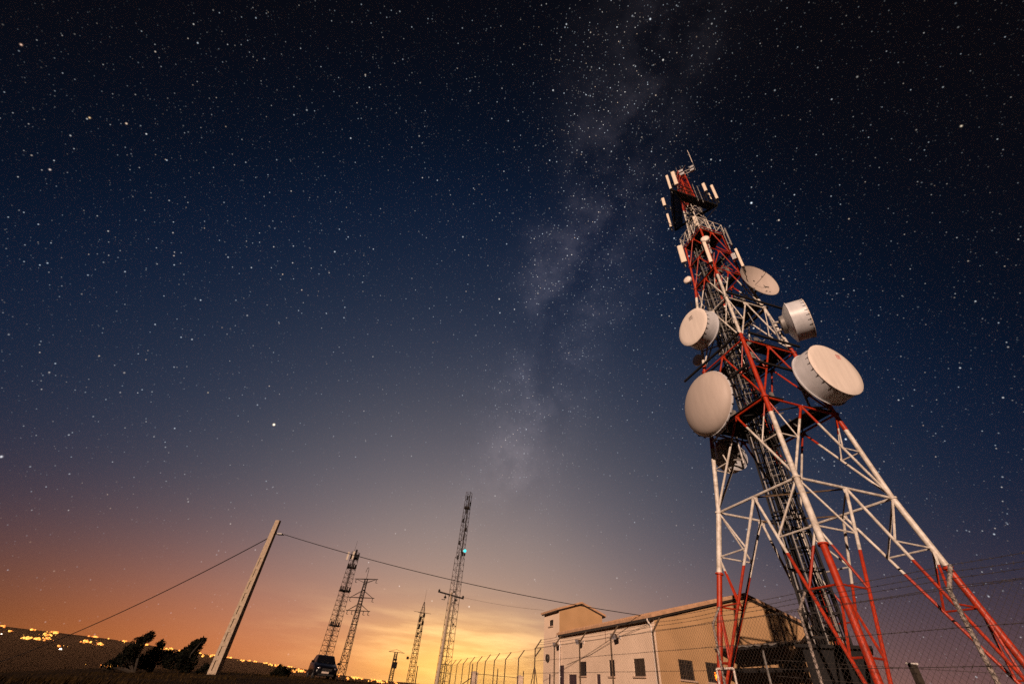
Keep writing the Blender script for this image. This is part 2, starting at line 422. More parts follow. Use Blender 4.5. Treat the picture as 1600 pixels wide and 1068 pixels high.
for li, (z1, z0) in enumerate(zip(levels, lower)):
    rh = (.056, .05, .045, .04, .037, .034, .034)[li]; rdg = (.055, .05, .045, .041, .037, .032, .032)[li]; rs = (.033, .029, .027, .025, .022, .02, .02)[li]
    nd = (4, 2, 2, 2, 2, 1, 1)[li]
    for i in range(4):
        j = (i + 1) % 4; m0 = mid(i, z1)
        MB().tube(leg(i, z1), leg(j, z1), rh, 8).build('horizontal_beam', 'band', tower)
        for s, k in ((0, i), (1, j)):
            foot = leg(k, z0 + (.25 if li == 0 else .12))
            mm = MB().tube(m0, foot, rdg, 10)
            mm.build('diagonal_brace', 'band', tower)
            prevleg = leg(k, z1)
            for q in range(1, nd):
                t = q / nd; J = lerp(m0, foot, t); P = leg(k, J.z)
                a = MB().tube(J, P, rs, 6); b = MB().tube(prevleg, J, rs * (1.25 if li == 0 else 1.05), 6)
                if li < 4: a.build('strut', 'band', tower); b.build('strut_diagonal', 'band', tower)
                else: upper.v += []; upper.tube(J, P, rs, 6); upper.tube(prevleg, J, rs, 6)
                prevleg = P
        # gusset plate at the beam's middle
        nrm = (leg(j, z1) - leg(i, z1)).normalized()
        upper.box(m0 - V((0, 0, .08)), nrm * .16, V((-nrm.y, nrm.x, 0)) * .012, V((0, 0, .13)))
    if li in (0, 1, 2, 3):
        pm = MB()
        for i in range(4): pm.tube(mid(i, z1) - V((0, 0, .03)), mid((i + 1) % 4, z1) - V((0, 0, .03)), rs, 6)
        pm.build('plan_bracing', 'rust_steel' if li == 0 else 'dark_steel', tower)
upper.build('upper_bracing', 'band', tower)
# thin X stays inside the upper panels
xs = MB()
for z0, z1 in ((21.75, 24.0), (24.0, 26.15)):
    for i in range(4):
        xs.tube(leg(i, z0), mid(i, z1), .022, 5); xs.tube(leg((i + 1) % 4, z0), mid(i, z1), .022, 5)
xs.build('cross_stay', 'band', tower)

# decks: four grating strips round an open middle, on dark beams
EA = (leg(1, 10) - leg(0, 10)).normalized(); EB = (leg(3, 10) - leg(0, 10)).normalized()   # along BC and along BA
for z, out, hole in ((11.32, .02, .85), (15.18, .02, .8), (18.8, .02, .72), (21.93, .0, .6), (24.1, -.02, .55)):
    h = rad_at(z) / math.sqrt(2) + out; c = V((TC.x, TC.y, z))
    m = MB()
    w = (h - hole) / 2; o = (h + hole) / 2
    if z < 15: segs = ((EB, EA, 1), (EA, EB, 1), (EB, EA, -1))
    elif z < 20: segs = ((EB, EA, 1), (EA, EB, 1), (EA, EB, -1))
    else: segs = ((EB, EA, 1), (EB, EA, -1))
    for e1, e2, s in segs:
        m.box(c + e2 * o * s, e1 * (h if (e1 - EB).length < .1 else hole - .003), e2 * w, V((0, 0, .015)))
    for s in (-1, 1):
        for k in (-.5, .5): m.box(c + EA * h * k * 1.6 - V((0, 0, .065)), EB * h, EA * .03, V((0, 0, .045)))
    m.build('deck', 'grating', tower)
# long dark mounting beams that stick out past the legs
for z, i, j, e0, e1 in ((15.35, 0, 3, .1, 1.6), (18.8, 0, 1, .15, 1.3), (15.45, 0, 1, -.3, .4), (13.3, 0, 1, -.05, .9), (13.2, 0, 3, -.05, .6), (18.7, 1, 2, .1, .4)):
    p, q = leg(i, z), leg(j, z); d = (q - p).normalized(); nn = ((p + q) / 2 - V((TC.x, TC.y, z))).normalized() * .22
    MB().beam(p - d * e0 + nn, q + d * e1 + nn, .09, .11).build('mounting_beam', 'dark_steel', tower)

# cable ladder rising through the middle
CL = TC + V((-.42, .32, 0)); cx = V((math.cos(TAZ), -math.sin(TAZ), 0)); cy = V((math.sin(TAZ), math.cos(TAZ), 0))
lad = MB()
for sx in (-.62, .62):
    for sy in (-.28, .28): lad.beam(CL + cx * sx + cy * sy + V((0, 0, -.4)), CL + cx * sx * .8 + cy * sy + V((0, 0, 25)), .07, .07)
for k in range(34):
    z = .2 + k * .75; s = 1 - .2 * z / 25
    for sy in (-.28, .28): lad.beam(CL - cx * .64 * s + cy * sy + V((0, 0, z)), CL + cx * .64 * s + cy * sy + V((0, 0, z)), .04, .06)
    if k % 2: lad.beam(CL - cx * .62 * s - cy * .28 + V((0, 0, z)), CL - cx * .62 * s + cy * .28 + V((0, 0, z)), .04, .05)
lad.build('cable_ladder', 'dark_steel', tower)
for k in range(26):
    x = -.52 + 1.04 * (k % 13) / 12 + random.gauss(0, .015); y = (-.2 if k < 13 else .16) + random.gauss(0, .03); r = random.choice((.016, .02, .026, .032))
    ztop = random.choice((11.5, 15, 19, 22, 25, 28.5, 28.5))
    m = MB(); pts = []
    for q in range(14):
        z = -.3 + (ztop + .3) * q / 13; s = 1 - .3 * max(0, z) / 25
        pts.append(CL + cx * (x * s + random.gauss(0, .012)) + cy * (y + random.gauss(0, .012)) + V((0, 0, z)))
    m.path(pts, r, 6); m.build('feeder_cable', 'cable' if k % 5 else 'galv', tower)
cage = MB()
for k in range(30):                          # safety hoops of the climbing ladder
    z = 6.5 + k * .62; c = CL + cx * .12 - cy * .30 + V((0, 0, z)); pts = []
    for q in range(9):
        t = PI * q / 8; pts.append(c + cx * .34 * math.cos(t) - cy * .5 * math.sin(t))
    cage.path(pts, .014, 5)
for t in (.25, .5, .75):
    o = cx * .34 * math.cos(PI * t) - cy * .5 * math.sin(PI * t)
    cage.tube(CL + cx * .12 - cy * .30 + o + V((0, 0, 6.3)), CL + cx * .12 - cy * .30 + o + V((0, 0, 24.6)), .011, 5)
cage.build('ladder_cage', 'galv', tower)
rung = MB()
for s in (-.2, .2): rung.tube(CL + cx * (.12 + s) - cy * .31 + V((0, 0, -.4)), CL + cx * (.12 + s) - cy * .31 + V((0, 0, 25.5)), .022, 6)
for k in range(84): rung.tube(CL + cx * -.08 - cy * .31 + V((0, 0, .1 + .3 * k)), CL + cx * .32 - cy * .31 + V((0, 0, .1 + .3 * k)), .012, 5)
rung.build('climbing_ladder', 'galv', tower)

# loose feeder runs, junction boxes and clamps that crowd the middle decks
for z in (11.6, 15.5, 17.2, 19.2, 20.4, 22.3, 23.2):
    for k in range(9):
        a = random.uniform(0, 2 * PI); p = V((TC.x, TC.y, z + random.uniform(-.5, .6))) + V((math.cos(a), math.sin(a), 0)) * random.uniform(.3, .9) * rad_at(z) * .8
        q = p + V((random.uniform(-.7, .7), random.uniform(-.7, .7), random.uniform(-.5, .5)))
        MB().path([p, lerp(p, q, .5) - V((0, 0, random.uniform(.05, .35))), q], random.choice((.015, .02, .03)), 5).build('jumper_cable', 'galv', tower)
bx = MB()
for z, k in ((12.0, 2), (16.2, 4), (17.0, 4), (19.5, 4), (22.4, 3), (23.5, 3)):
    for q in range(k):
        a = random.uniform(0, 2 * PI); p = V((TC.x, TC.y, z)) + V((math.cos(a), math.sin(a), 0)) * rad_at(z) * .55
        s = random.uniform(.09, .2); bx.box(p, EA * s * .8, EB * s * .5, V((0, 0, s * 1.2)))
bx.build('junction_box', 'galv', tower)

# narrow top mast
LT = [(26.15, .80), (29.0, .66), (32.5, .50), (36.0, .40)]
def tl(i, z):
    for (z0, r0), (z1, r1) in zip(LT, LT[1:]):
        if z <= z1 + 1e-6: r = r0 + (r1 - r0) * (z - z0) / (z1 - z0); break
    return leg(i, z, r)
tm = MB()
zz = [26.15, 27.4, 28.6, 29.8, 31.0, 32.1, 33.1, 34.1, 35.1, 36.0]
for i in range(4):
    for (z0, _), (z1, _) in zip(LT, LT[1:]): tm.tube(tl(i, z0), tl(i, z1), .05, 8)
    j = (i + 1) % 4
    for k, (z0, z1) in enumerate(zip(zz, zz[1:])):
        tm.tube(tl(i, z1), tl(j, z1), .026, 5)
        a, b = (i, j) if k % 2 else (j, i)
        tm.tube(tl(a, z0), tl(b, z1), .026, 5); tm.tube(tl(b, z0), tl(a, z1), .020, 5)
tm.build('top_mast', 'band', tower)
# closed box section inside the triangular platform, its red darkened for the shade there
rb = MB(); a = TROT
c = V((TC.x, TC.y, 0))
rb.box(c + V((0, 0, 32.2)), EA * .30, EB * .30, V((0, 0, 1.3)))
rb.build('mast_core', mat('core_red_shaded', (.10, .010, .006), .7), tower)
# guard rail round the shoulder of the tower
gr = MB(); H0 = 26.25; Rg = 1.45
gp = []
for i in range(4):
    for t in (0, .33, .66): gp.append(lerp(leg(i, H0, Rg), leg((i + 1) % 4, H0, Rg), t))
for k, p in enumerate(gp):
    q = gp[(k + 1) % len(gp)]; gr.tube(p, p + V((0, 0, 1.15)), .024, 5)
    for h in (.6, 1.15): gr.tube(p + V((0, 0, h)), q + V((0, 0, h)), .022, 5)
    gr.tube(p, q + V((0, 0, 1.15)), .018, 5)
    gr.tube(p, q, .03, 5)
gr.build('guard_rail', 'band', tower)
sh = MB(); sh.box(V((TC.x, TC.y, H0 - .05)), EA * .95, EB * .95, V((0, 0, .03))); sh.build('shoulder_deck', 'grating', tower)

# triangular antenna platform
PZ = 29.6
tri = [atz(1054.5, 359, PZ), atz(1051, 296, PZ), atz(1121, 320, PZ)]
pl = MB(); inner = [lerp(p, V((TC.x, TC.y, PZ)), .40) for p in tri]
for k in range(3):
    a, b = tri[k], tri[(k + 1) % 3]; c, d = inner[(k + 1) % 3], inner[k]
    for q in range(9):                      # open bar grating
        t = q / 8; pl.beam(lerp(a, d, t), lerp(b, c, t), .055, .03)
    for q in range(13): t = q / 12; pl.beam(lerp(a, b, t) - V((0, 0, .032)), lerp(d, c, t) - V((0, 0, .032)), .03, .03)
pl.build('antenna_platform', 'grating', tower)
pf = MB()
for k in range(3):
    a, b = tri[k], tri[(k + 1) % 3]
    for h in (-.08, .55, 1.1): pf.tube(a + V((0, 0, h)), b + V((0, 0, h)), .04 if h < 0 else .028, 6)
    for t in (0, .2, .4, .6, .8): p = lerp(a, b, t); pf.tube(p - V((0, 0, .1)), p + V((0, 0, 1.1)), .026, 5)
    pf.tube(a - V((0, 0, .12)), tl((k + 3) % 4, 28.6), .03, 5); pf.tube(lerp(a, b, .5) - V((0, 0, .12)), tl(k, 28.6), .03, 5)
    pf.tube(a - V((0, 0, .06)), V((TC.x, TC.y, PZ - .06)), .04, 6)
pf.build('platform_rail', 'dark_steel', tower)


# ------------------------------------------------------------------ dishes
def axis(az): a = math.radians(az); return V((math.sin(a), math.cos(a), 0))


def near_leg(p, z):
    return min((leg(i, z) for i in range(4)), key=lambda q: (q - p).length)


def drum(c, az, r, dep, label, logo=None, group='white drum dishes on the tower', hub=True):
    c = V(c); ax = axis(az); side = ax.cross(V((0, 0, 1))).normalized()
    t = thing('drum_antenna', c - ax * (dep + .25), label, 'dish antenna', group)
    MB().lathe(c, ax, [(-.02, r * 1.0), (.012, r * 1.004), (.03, r * .985), (.05, r * .8), (.06, r * .4), (.062, .001)], 64).build('radome', 'radome', t, angle=50)
    s = MB().lathe(c, ax, [(-.025, r * .985), (-dep * .5, r * .99), (-dep, r * .995)], 64)
    s.lathe(c, ax, [(-dep + .03, r * 1.0), (-dep + .025, r * 1.035), (-dep - .03, r * 1.035), (-dep - .035, r * .98)], 64)
    s.build('shroud', 'shroud', t, angle=50)
    MB().lathe(c, ax, [(-dep - .03, r * 1.0), (-dep - .10, r * .9), (-dep - .20 * r, r * .66), (-dep - .28 * r, r * .46)], 48).build('reflector_back', 'shroud', t)
    MB().lathe(c, ax, [(-dep - .27 * r, r * .48), (-dep - .44 * r, r * .46), (-dep - .44 * r - .001, .001)], 32).build('hub_ring', 'galv', t)
    ck = MB(); n = 26
    for k in range(n):
        a = 2 * PI * k / n; o = side * math.cos(a) + V((0, 0, 1)) * math.sin(a); tg = ax.cross(o)
        ck.box(c + o * r * 1.003 - ax * .07, ax * .085, tg * .006, o * .007); ck.box(c + o * r * 1.004 - ax * .045, ax * .006, tg * .032, o * .008)
    ck.build('rim_clips', 'dark_steel', t)
    mp = c - ax * (dep + .66 * r + .12); m = MB()
    m.tube(mp - V((0, 0, r * .95)), mp + V((0, 0, r * .8)), .057, 10)
    for h in (-.3, .3): m.beam(mp + V((0, 0, h * r)), c - ax * (dep + .42 * r) + V((0, 0, h * r * .8)), .1, .1)
    for h in (-.7, .6):
        p = mp + V((0, 0, h * r)); q = near_leg(p, p.z); m.tube(p, q, .04, 8)
    a = mp + V((0, 0, .2 * r)); q = near_leg(a, a.z + 1.1); m.tube(a, q, .026, 6)
    m.build('mount', 'galv', t)
    if logo:
        lg = MB(); fx, fz, s = logo[0], logo[1], logo[2]
        p = c + side * fx * r + V((0, 0, fz * r)) + ax * (.066 - .02 * math.hypot(fx, fz))
        for q, (dx, dz, w, h) in enumerate(((0, .47, .86, .07), (0, .24, .62, .12), (-.16, 0, .30, .12), (.22, 0, .2, .12), (0, -.24, .62, .12), (0, -.47, .86, .07), (-.43, 0, .06, .86), (.43, 0, .06, .86))):
            lg.box(p + side * dx * s + V((0, 0, dz * s)), side * w * s * .5, V((0, 0, h * s * .5)), ax * .004)
        lg.build('logo', logo[3], t)
    return t


drum((10.58, 17.54, 17.36), 253, 1.17, .78, 'deep white drum dish left of the tower with a dark square mark on its face', (-.06, .52, .30, 'logo_black'))
drum((15.86, 15.32, 16.74), 127, 1.10, .79, 'white drum dish seen from behind, pointing away to the right above the largest drum')
drum((14.96, 14.44, 12.52), 168, 1.368, .88, 'largest white drum dish on the right, red mark at the top of its face', (-.38, .60, .26, 'logo_red'))
drum((11.85, 19.85, 10.3), 352, .84, .45, 'dark drum dish seen from below under the lowest deck, behind the domed dish')

# domed radome dish, lower left
c = V((10.06, 17.15, 11.75)); ax = axis(257.6); r = 1.635
t = thing('domed_dish', c - ax * .6, 'big dull white domed dish on the left side under the square marked drum', 'dish antenna')
prof = [(.0, r)] + [(.67 * math.sin(k * PI / 2 / 10), r * math.cos(k * PI / 2 / 10)) for k in range(1, 10)] + [(.67, .001)]
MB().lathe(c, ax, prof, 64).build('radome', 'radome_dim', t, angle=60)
MB().lathe(c, ax, [(.015, r * .995), (.012, r * 1.02), (-.05, r * 1.02), (-.055, r * .98)], 64).build('rim', 'shroud', t)
MB().lathe(c, ax, [(-.05, r * .98), (-.16, r * .85), (-.34, r * .5), (-.46, r * .2), (-.62, r * .2), (-.621, .001)], 48).build('reflector_back', 'galv', t)
m = MB(); mp = c - ax * .72; m.tube(mp - V((0, 0, 1.4)), mp + V((0, 0, 1.2)), .057, 10)
for h in (-1.1, .9): m.tube(mp + V((0, 0, h)), near_leg(mp, mp.z + h), .045, 8)
ck = MB(); sd_ = ax.cross(V((0, 0, 1)))
for k in range(24):
    a = 2 * PI * k / 24; o = sd_ * math.cos(a) + V((0, 0, 1)) * math.sin(a); ck.box(c + o * r * 1.03 - ax * .03, ax * .05, ax.cross(o) * .02, o * .03)
ck.build('rim_clips', 'dark_steel', t); m.build('mount', 'galv', t)

# open parabolic dish with a hooked feed, top right
c = V((14.89, 16.19, 20.67)); ax = axis(170); r = 1.27; side = ax.cross(V((0, 0, 1))).normalized()
t = thing('parabolic_dish', c - ax * .5, 'open parabolic dish with a hooked feed pipe at the top right of the tower', 'dish antenna')
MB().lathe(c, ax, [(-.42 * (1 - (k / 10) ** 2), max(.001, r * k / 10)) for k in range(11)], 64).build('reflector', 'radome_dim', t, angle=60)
MB().lathe(c, ax, [(-.45 * (1 - (k / 10) ** 2) - .02, max(.001, r * k / 10)) for k in range(10)] + [(-.05, r * .99), (.0, r * 1.02), (.01, r)], 64).build('reflector_back', 'galv', t, angle=60)
hk = MB(); pts = [c - ax * .40]
pts += [c + ax * .05 + V((0, 0, -.02)), c + ax * .42 + V((0, 0, .02))]
for k in range(7):
    a = PI * k / 6; pts.append(c + ax * (.42 + .14 * math.sin(a)) + V((0, 0, .16 - .14 * math.cos(a))))
hk.path(pts, .014, 8); hk.build('feed_pipe', 'dark_steel', t)
bt = MB()
for a in (.7, 2.2, 4.0, 5.4): o = side * math.cos(a) + V((0, 0, 1)) * math.sin(a); bt.box(c + o * r * .72 - ax * .17, side * .025, V((0, 0, .015)), ax * .03)
bt.build('bracket', 'galv', t)
m = MB(); mp = c - ax * .75; m.tube(mp - V((0, 0, 1.2)), mp + V((0, 0, .9)), .055, 10)
for h in (-.5, .4): m.beam(mp + V((0, 0, h)), c - ax * .38 + V((0, 0, h * .8)), .09, .09)
for h in (-1.0, .7): m.tube(mp + V((0, 0, h)), near_leg(mp, mp.z + h), .04, 8)
for k in range(5): a = random.uniform(0, 6); m.tube(mp + V((0, 0, -.9 + .4 * k)), c - ax * .2 + side * r * .6 * math.cos(a) + V((0, 0, r * .6 * math.sin(a))), .02, 6)
m.build('mount', 'dark_steel', t)


def small_dish(X, Y, d, az, r, label, dep=.12, mt='radome'):
    c = at(X, Y, d); ax = axis(az)
    t = thing('small_dish', c, label, 'dish antenna', 'small dishes on the tower')
    MB().lathe(c, ax, [(.0, r), (.03, r * .98), (.07, r * .6), (.085, .001)], 32).build('radome', mt, t, angle=60)
    MB().lathe(c, ax, [(0, r), (-.02, r * 1.03), (-dep, r * 1.0), (-dep - .1 * r, r * .8), (-dep - .35 * r, r * .25), (-dep - .7 * r, r * .22)], 32).build('shroud', 'shroud', t)
    m = MB(); mp = c - ax * (dep + .7 * r + .05); m.tube(mp - V((0, 0, r * 1.2)), mp + V((0, 0, r)), .04, 8); m.tube(mp, near_leg(mp, min(26, mp.z)), .03, 6)
    m.build('mount', 'galv', t)


small_dish(1089.5, 562, 22.6, 250, .36, 'small pale dish between the square marked drum and the big domed dish')
small_dish(1074, 437, 21.9, 235, .28, 'small white dish sticking out at the left below the highest red section')
small_dish(1101.5, 373, 20.4, 215, .27, 'little oval dish above the central long panel antenna')
small_dish(1107, 375, 20.6, 130, .20, 'tiny grey drum dish right of the little oval dish', .25)


def panel(bx_, by_, tx_, ty_, d, wpx, label, mt='panel', az=None, pole_to=None, dep=.10):
    b = at(bx_, by_, d); top = at(tx_, ty_, d); h = (top.z - b.z)
    slope = F * 1.0
    w = wpx / F * (b.length * b.normalized().dot(FW)) * .95
    az = math.degrees(math.atan2(-b.x, -b.y)) if az is None else az
    ax = axis(az); side = ax.cross(V((0, 0, 1))).normalized()
    c = b + V((0, 0, h / 2))
    t = thing('panel_antenna', b, label, 'antenna', 'panel antennas on the tower')
    m = MB(); n = 12                         # rounded box section
    pr = [(-w / 2, 0), (-w / 2, dep * .55), (-w / 2 * .8, dep * .9), (-w * .2, dep), (w * .2, dep), (w / 2 * .8, dep * .9), (w / 2, dep * .55), (w / 2, 0)]
    i0 = len(m.v)
    for z in (b.z, b.z + h):
        for x, y in pr: m.v.append(V((b.x, b.y, z)) + side * x + ax * y)
    k = len(pr)
    for q in range(k): m.f.append((i0 + q, i0 + (q + 1) % k, i0 + k + (q + 1) % k, i0 + k + q))
    m.f.append(tuple(i0 + q for q in reversed(range(k)))); m.f.append(tuple(i0 + k + q for q in range(k)))
    m.build('radome', mt, t)
    p0 = b - ax * .14; m = MB(); m.tube(p0 - V((0, 0, .35)), p0 + V((0, 0, h + .15)), .03, 8)
    for hh in (.15, .85): m.beam(p0 + V((0, 0, h * hh)), b + V((0, 0, h * hh)) + ax * .002, .07, .05)
    m.build('mounting_pole', 'galv', t)
    cb = MB()
    for q in (-.3, .1, .35): cb.path([b + side * w * q + ax * .05, b + side * w * q + ax * .05 - V((0, 0, .18)), p0 + side * w * q * .4 - V((0, 0, .4))], .014, 5)
    cb.build('jumper_cable', 'cable', t)
    if pole_to:
        a = MB(); a.tube(p0, V(pole_to), .025, 6); a.tube(p0 + V((0, 0, h * .6)), V(pole_to) + V((0, 0, .3)), .022, 6); a.build('arm', 'dark_steel', t)
    return t


def hd(p): return math.hypot(p.x, p.y)
dA, dB_, dC = hd(tri[0]), hd(tri[1]), hd(tri[2])
panel(1048.5, 296, 1039.2, 276.5, dB_ + .1, 4.2, 'slim panel antenna at the upper left corner of the triangular platform', pole_to=tri[1])
panel(1057.5, 289, 1048.0, 271, dB_ - .1, 6.0, 'wide panel antenna at the upper left of the triangular platform beside the red mast top', pole_to=lerp(tri[1], tri[2], .15))
panel(1038.8, 322, 1033.5, 311.5, (dA + dB_) / 2, 5.0, 'short panel antenna out on the left edge of the triangular platform', pole_to=lerp(tri[0], tri[1], .5))
panel(1048.5, 355, 1040.5, 336, dA, 3.8, 'slim panel antenna at the lower left corner of the triangular platform', pole_to=tri[0])
panel(1103.5, 299, 1098.8, 287.5, dC - .4, 5.0, 'short panel antenna on the right of the triangular platform beside a slim long one', pole_to=lerp(tri[2], tri[1], .3))
panel(1121, 311, 1111.5, 290.5, dC, 4.4, 'slim long panel antenna at the right tip of the triangular platform', pole_to=tri[2])
panel(1112.3, 313, 1108, 303, dC - .1, 1.8, 'very thin short panel antenna low at the right tip of the triangular platform', pole_to=lerp(tri[2], tri[1], .1))
panel(1089, 354, 1083.2, 340, 20.9, 4.2, 'white panel antenna in the middle of the white upper lattice', pole_to=tl(0, 28))
panel(1069.4, 410, 1061, 385, 21.6, 8.6, 'wide panel antenna on the left leg of the red upper section', pole_to=leg(3, 24.3))
panel(1111.5, 410, 1098.3, 379, 20.5, 5.6, 'long panel antenna on the front leg of the red upper section', pole_to=leg(0, 23.8))
panel(1142.5, 384, 1131.5, 358, 21.8, 4.6, 'grey brown panel antenna on the right leg at the top of the red section', 'galv', az=120, pole_to=leg(1, 25.2))
panel(1161.5, 417, 1151, 389, 21.3, 4.4, 'slim panel antenna on the right leg directly above the open parabolic dish', pole_to=leg(1, 23.3))


def radio_box(X, Y, d, w, h, label):
    p = at(X, Y, d); ax = axis(math.degrees(math.atan2(-p.x, -p.y))); side = ax.cross(V((0, 0, 1)))
    t = thing('radio_unit', p - V((0, 0, h / 2)), label, 'radio unit', 'radio units on the tower')
    MB().box(p, side * w / 2, ax * .09, V((0, 0, h / 2))).build('housing', 'shroud', t)
    f = MB()
    for k in range(5): f.box(p + side * w * (k - 2) * .18 + ax * .105, side * .008, ax * .015, V((0, 0, h * .45)))
    f.build('cooling_fins', 'galv', t)
    q = near_leg(p, min(26, p.z)); MB().tube(p - ax * .09, q if p.z < 27 else tl(0, min(36, p.z)), .03, 6).build('bracket', 'galv', t)


radio_box(1148.5, 400.5, 21.5, .36, .55, 'finned grey radio box left of the slim panel above the parabolic dish')
radio_box(1107.5, 386, 20.8, .16, .42, 'narrow pale radio box right of the long central panel, upper one')
radio_box(1110.5, 394, 20.8, .16, .42, 'narrow pale radio box right of the long central panel, lower one')
radio_box(1066.0, 272.5, 21.3, .34, .30, 'white radio box at the mast top, left pair, lower')
radio_box(1064.0, 268.0, 21.4, .34, .30, 'white radio box at the mast top, left pair, upper')
radio_box(1081.5, 266.0, 21.6, .30, .26, 'white radio box at the mast top, right pair, lower')
radio_box(1080.8, 261.5, 21.6, .30, .26, 'white radio box at the mast top, right pair, upper')
topc = tl(0, 36)
wb = at(1081.8, 253.5, 21.8); wt = at(1072, 236, 21.8)
wh = thing('whip_antenna', wb, 'thin whip antenna at the very top of the tower', 'antenna')
MB().tube(wb, V((wb.x, wb.y, wt.z)), .028, 6, .018).build('whip', 'radome', wh)
MB().tube(wb - V((0, 0, 1.4)), wb, .02, 6).tube(wb - V((0, 0, 1.3)), tl(1, 36), .025, 6).build('bracket', 'galv', wh)
hd_ = MB()
for e in (EA, EB): hd_.beam(V((TC.x, TC.y, 36)) - e * .9, V((TC.x, TC.y, 36)) + e * 1.1, .05, .05)
for k in range(5): p = V((TC.x, TC.y, 36)) + EA * random.uniform(-.8, 1) + EB * random.uniform(-.4, .4); hd_.tube(p, p + V((0, 0, random.uniform(.5, 1.3))), .016, 5)
hd_.build('head_frame', 'galv', tower)
for p in (lerp(tri[1], tri[2], .55), lerp(tri[1], tri[2], .66), lerp(tri[0], tri[1], .25)):
    MB().tube(p - V((0, 0, .4)), p + V((0, 0, 2.0)), .03, 6).build('pipe_mast', 'galv', tower)

# little yagi on the left of the leg
yb = at(1081, 478, 22.6)
ya = thing('yagi_antenna', yb, 'small comb like yagi antenna above the square marked drum', 'antenna')
m = MB().tube(yb - V((0, 0, .7)), yb + V((0, 0, .4)), .02, 6)
for h, l in ((.35, .3), (.2, .34), (.05, .38), (-.1, .42)): m.tube(yb + V((0, 0, h)) - cx * l, yb + V((0, 0, h)) + cx * l, .009, 5)
m.build('elements', 'dark_steel', ya); MB().tube(yb - V((0, 0, .5)), near_leg(yb, yb.z - .5), .02, 6).build('bracket', 'dark_steel', ya)

# equipment cabinet at the foot of the cable ladder and a cable bridge to the building
cab = thing('equipment_cabinet', (CL.x, CL.y, GZ), 'dark equipment cabinet under the cable ladder inside the tower', 'cabinet')
MB().box(CL + V((0, 0, .75)) + cy * .1, cx * .95, cy * .7, V((0, 0, 1.3))).build('body', 'cable', cab)
m = MB(); m.box(CL + V((0, 0, 2.13)) + cy * .1, cx * 1.15, cy * .9, V((0, 0, .05))); m.build('roof', 'cable', cab)
m = MB()
for s in (-.47, .47): m.box(CL + V((0, 0, .7)) - cy * .615 + cx * s, cx * .43, cy * .015, V((0, 0, 1.1)))
m.build('door', 'cable', cab)
m = MB()
for k in range(6): m.box(CL + V((0, 0, 1.5 - .06 * k)) - cy * .635 - cx * .47, cx * .3, cy * .006, V((0, 0, .012)))
m.build('vent_grille', 'dark_steel', cab)
br = thing('cable_bridge', CL + cx * 0, 'dark overhead cable tray running from the cable ladder to the building', 'cable tray')
p = CL + V((0, 0, 2.75)); q = uv(27.3, 27.6, 2.75)
dq = (q - p).normalized(); sq = dq.cross(V((0, 0, 1)))
m = MB()
for s in (-.4, .4): m.beam(p + sq * s, q + sq * s, .06, .16)
for k in range(22): m.beam(p + (q - p) * (k / 21) - sq * .37, p + (q - p) * (k / 21) + sq * .37, .05, .04)
m.build('tray', 'dark_steel', br)
for k in range(7):
    o = sq * (-.3 + .1 * k) + V((0, 0, .05)); MB().path([p + o, lerp(p, q, .3) + o - V((0, 0, .01)), lerp(p, q, .7) + o, q + o], .03, 6).build('feeder_cable', 'cable', br)
for t_ in (.33, .68):
    x = lerp(p, q, t_); MB().beam(V((x.x, x.y, GZ)), x - V((0, 0, .09)), .1, .1).build('post', 'dark_steel', br)

# ------------------------------------------------------------------ building
U0, U1, V0, V1, EZ, RZ = 27.37, 42.86, 17.82, 32.6, 4.40, 6.40
VM = (V0 + V1) / 2
bld = thing('transmitter_building', uv(35, 25, GZ), 'pink and ochre rendered building with low tiled gable roof behind the tower', 'building')


def holed(name, fn, a0, a1, z0, z1, holes, mt, parent, depth, inward, extra=None):
    """a wall on a plane: fn(a, z) -> point; holes (a0, a1, z0, z1) get reveals of the given depth along inward"""
    m = MB(); A = sorted({a0, a1} | {h[k] for h in holes for k in (0, 1)}); Z = sorted({z0, z1} | {h[k] for h in holes for k in (2, 3)})
    for x0, x1 in zip(A, A[1:]):
        for y0, y1 in zip(Z, Z[1:]):
            if any(h[0] - 1e-6 <= x0 and x1 <= h[1] + 1e-6 and h[2] - 1e-6 <= y0 and y1 <= h[3] + 1e-6 for h in holes): continue
            m.quad(fn(x0, y0), fn(x1, y0), fn(x1, y1), fn(x0, y1))
    for h in holes:
        c = [fn(h[0], h[2]), fn(h[1], h[2]), fn(h[1], h[3]), fn(h[0], h[3])]
        for k in range(4): m.quad(c[k], c[(k + 1) % 4], c[(k + 1) % 4] + inward * depth, c[k] + inward * depth)
    if extra: m.quad(*extra)
    return m.build(name, mt, parent, smooth=False)


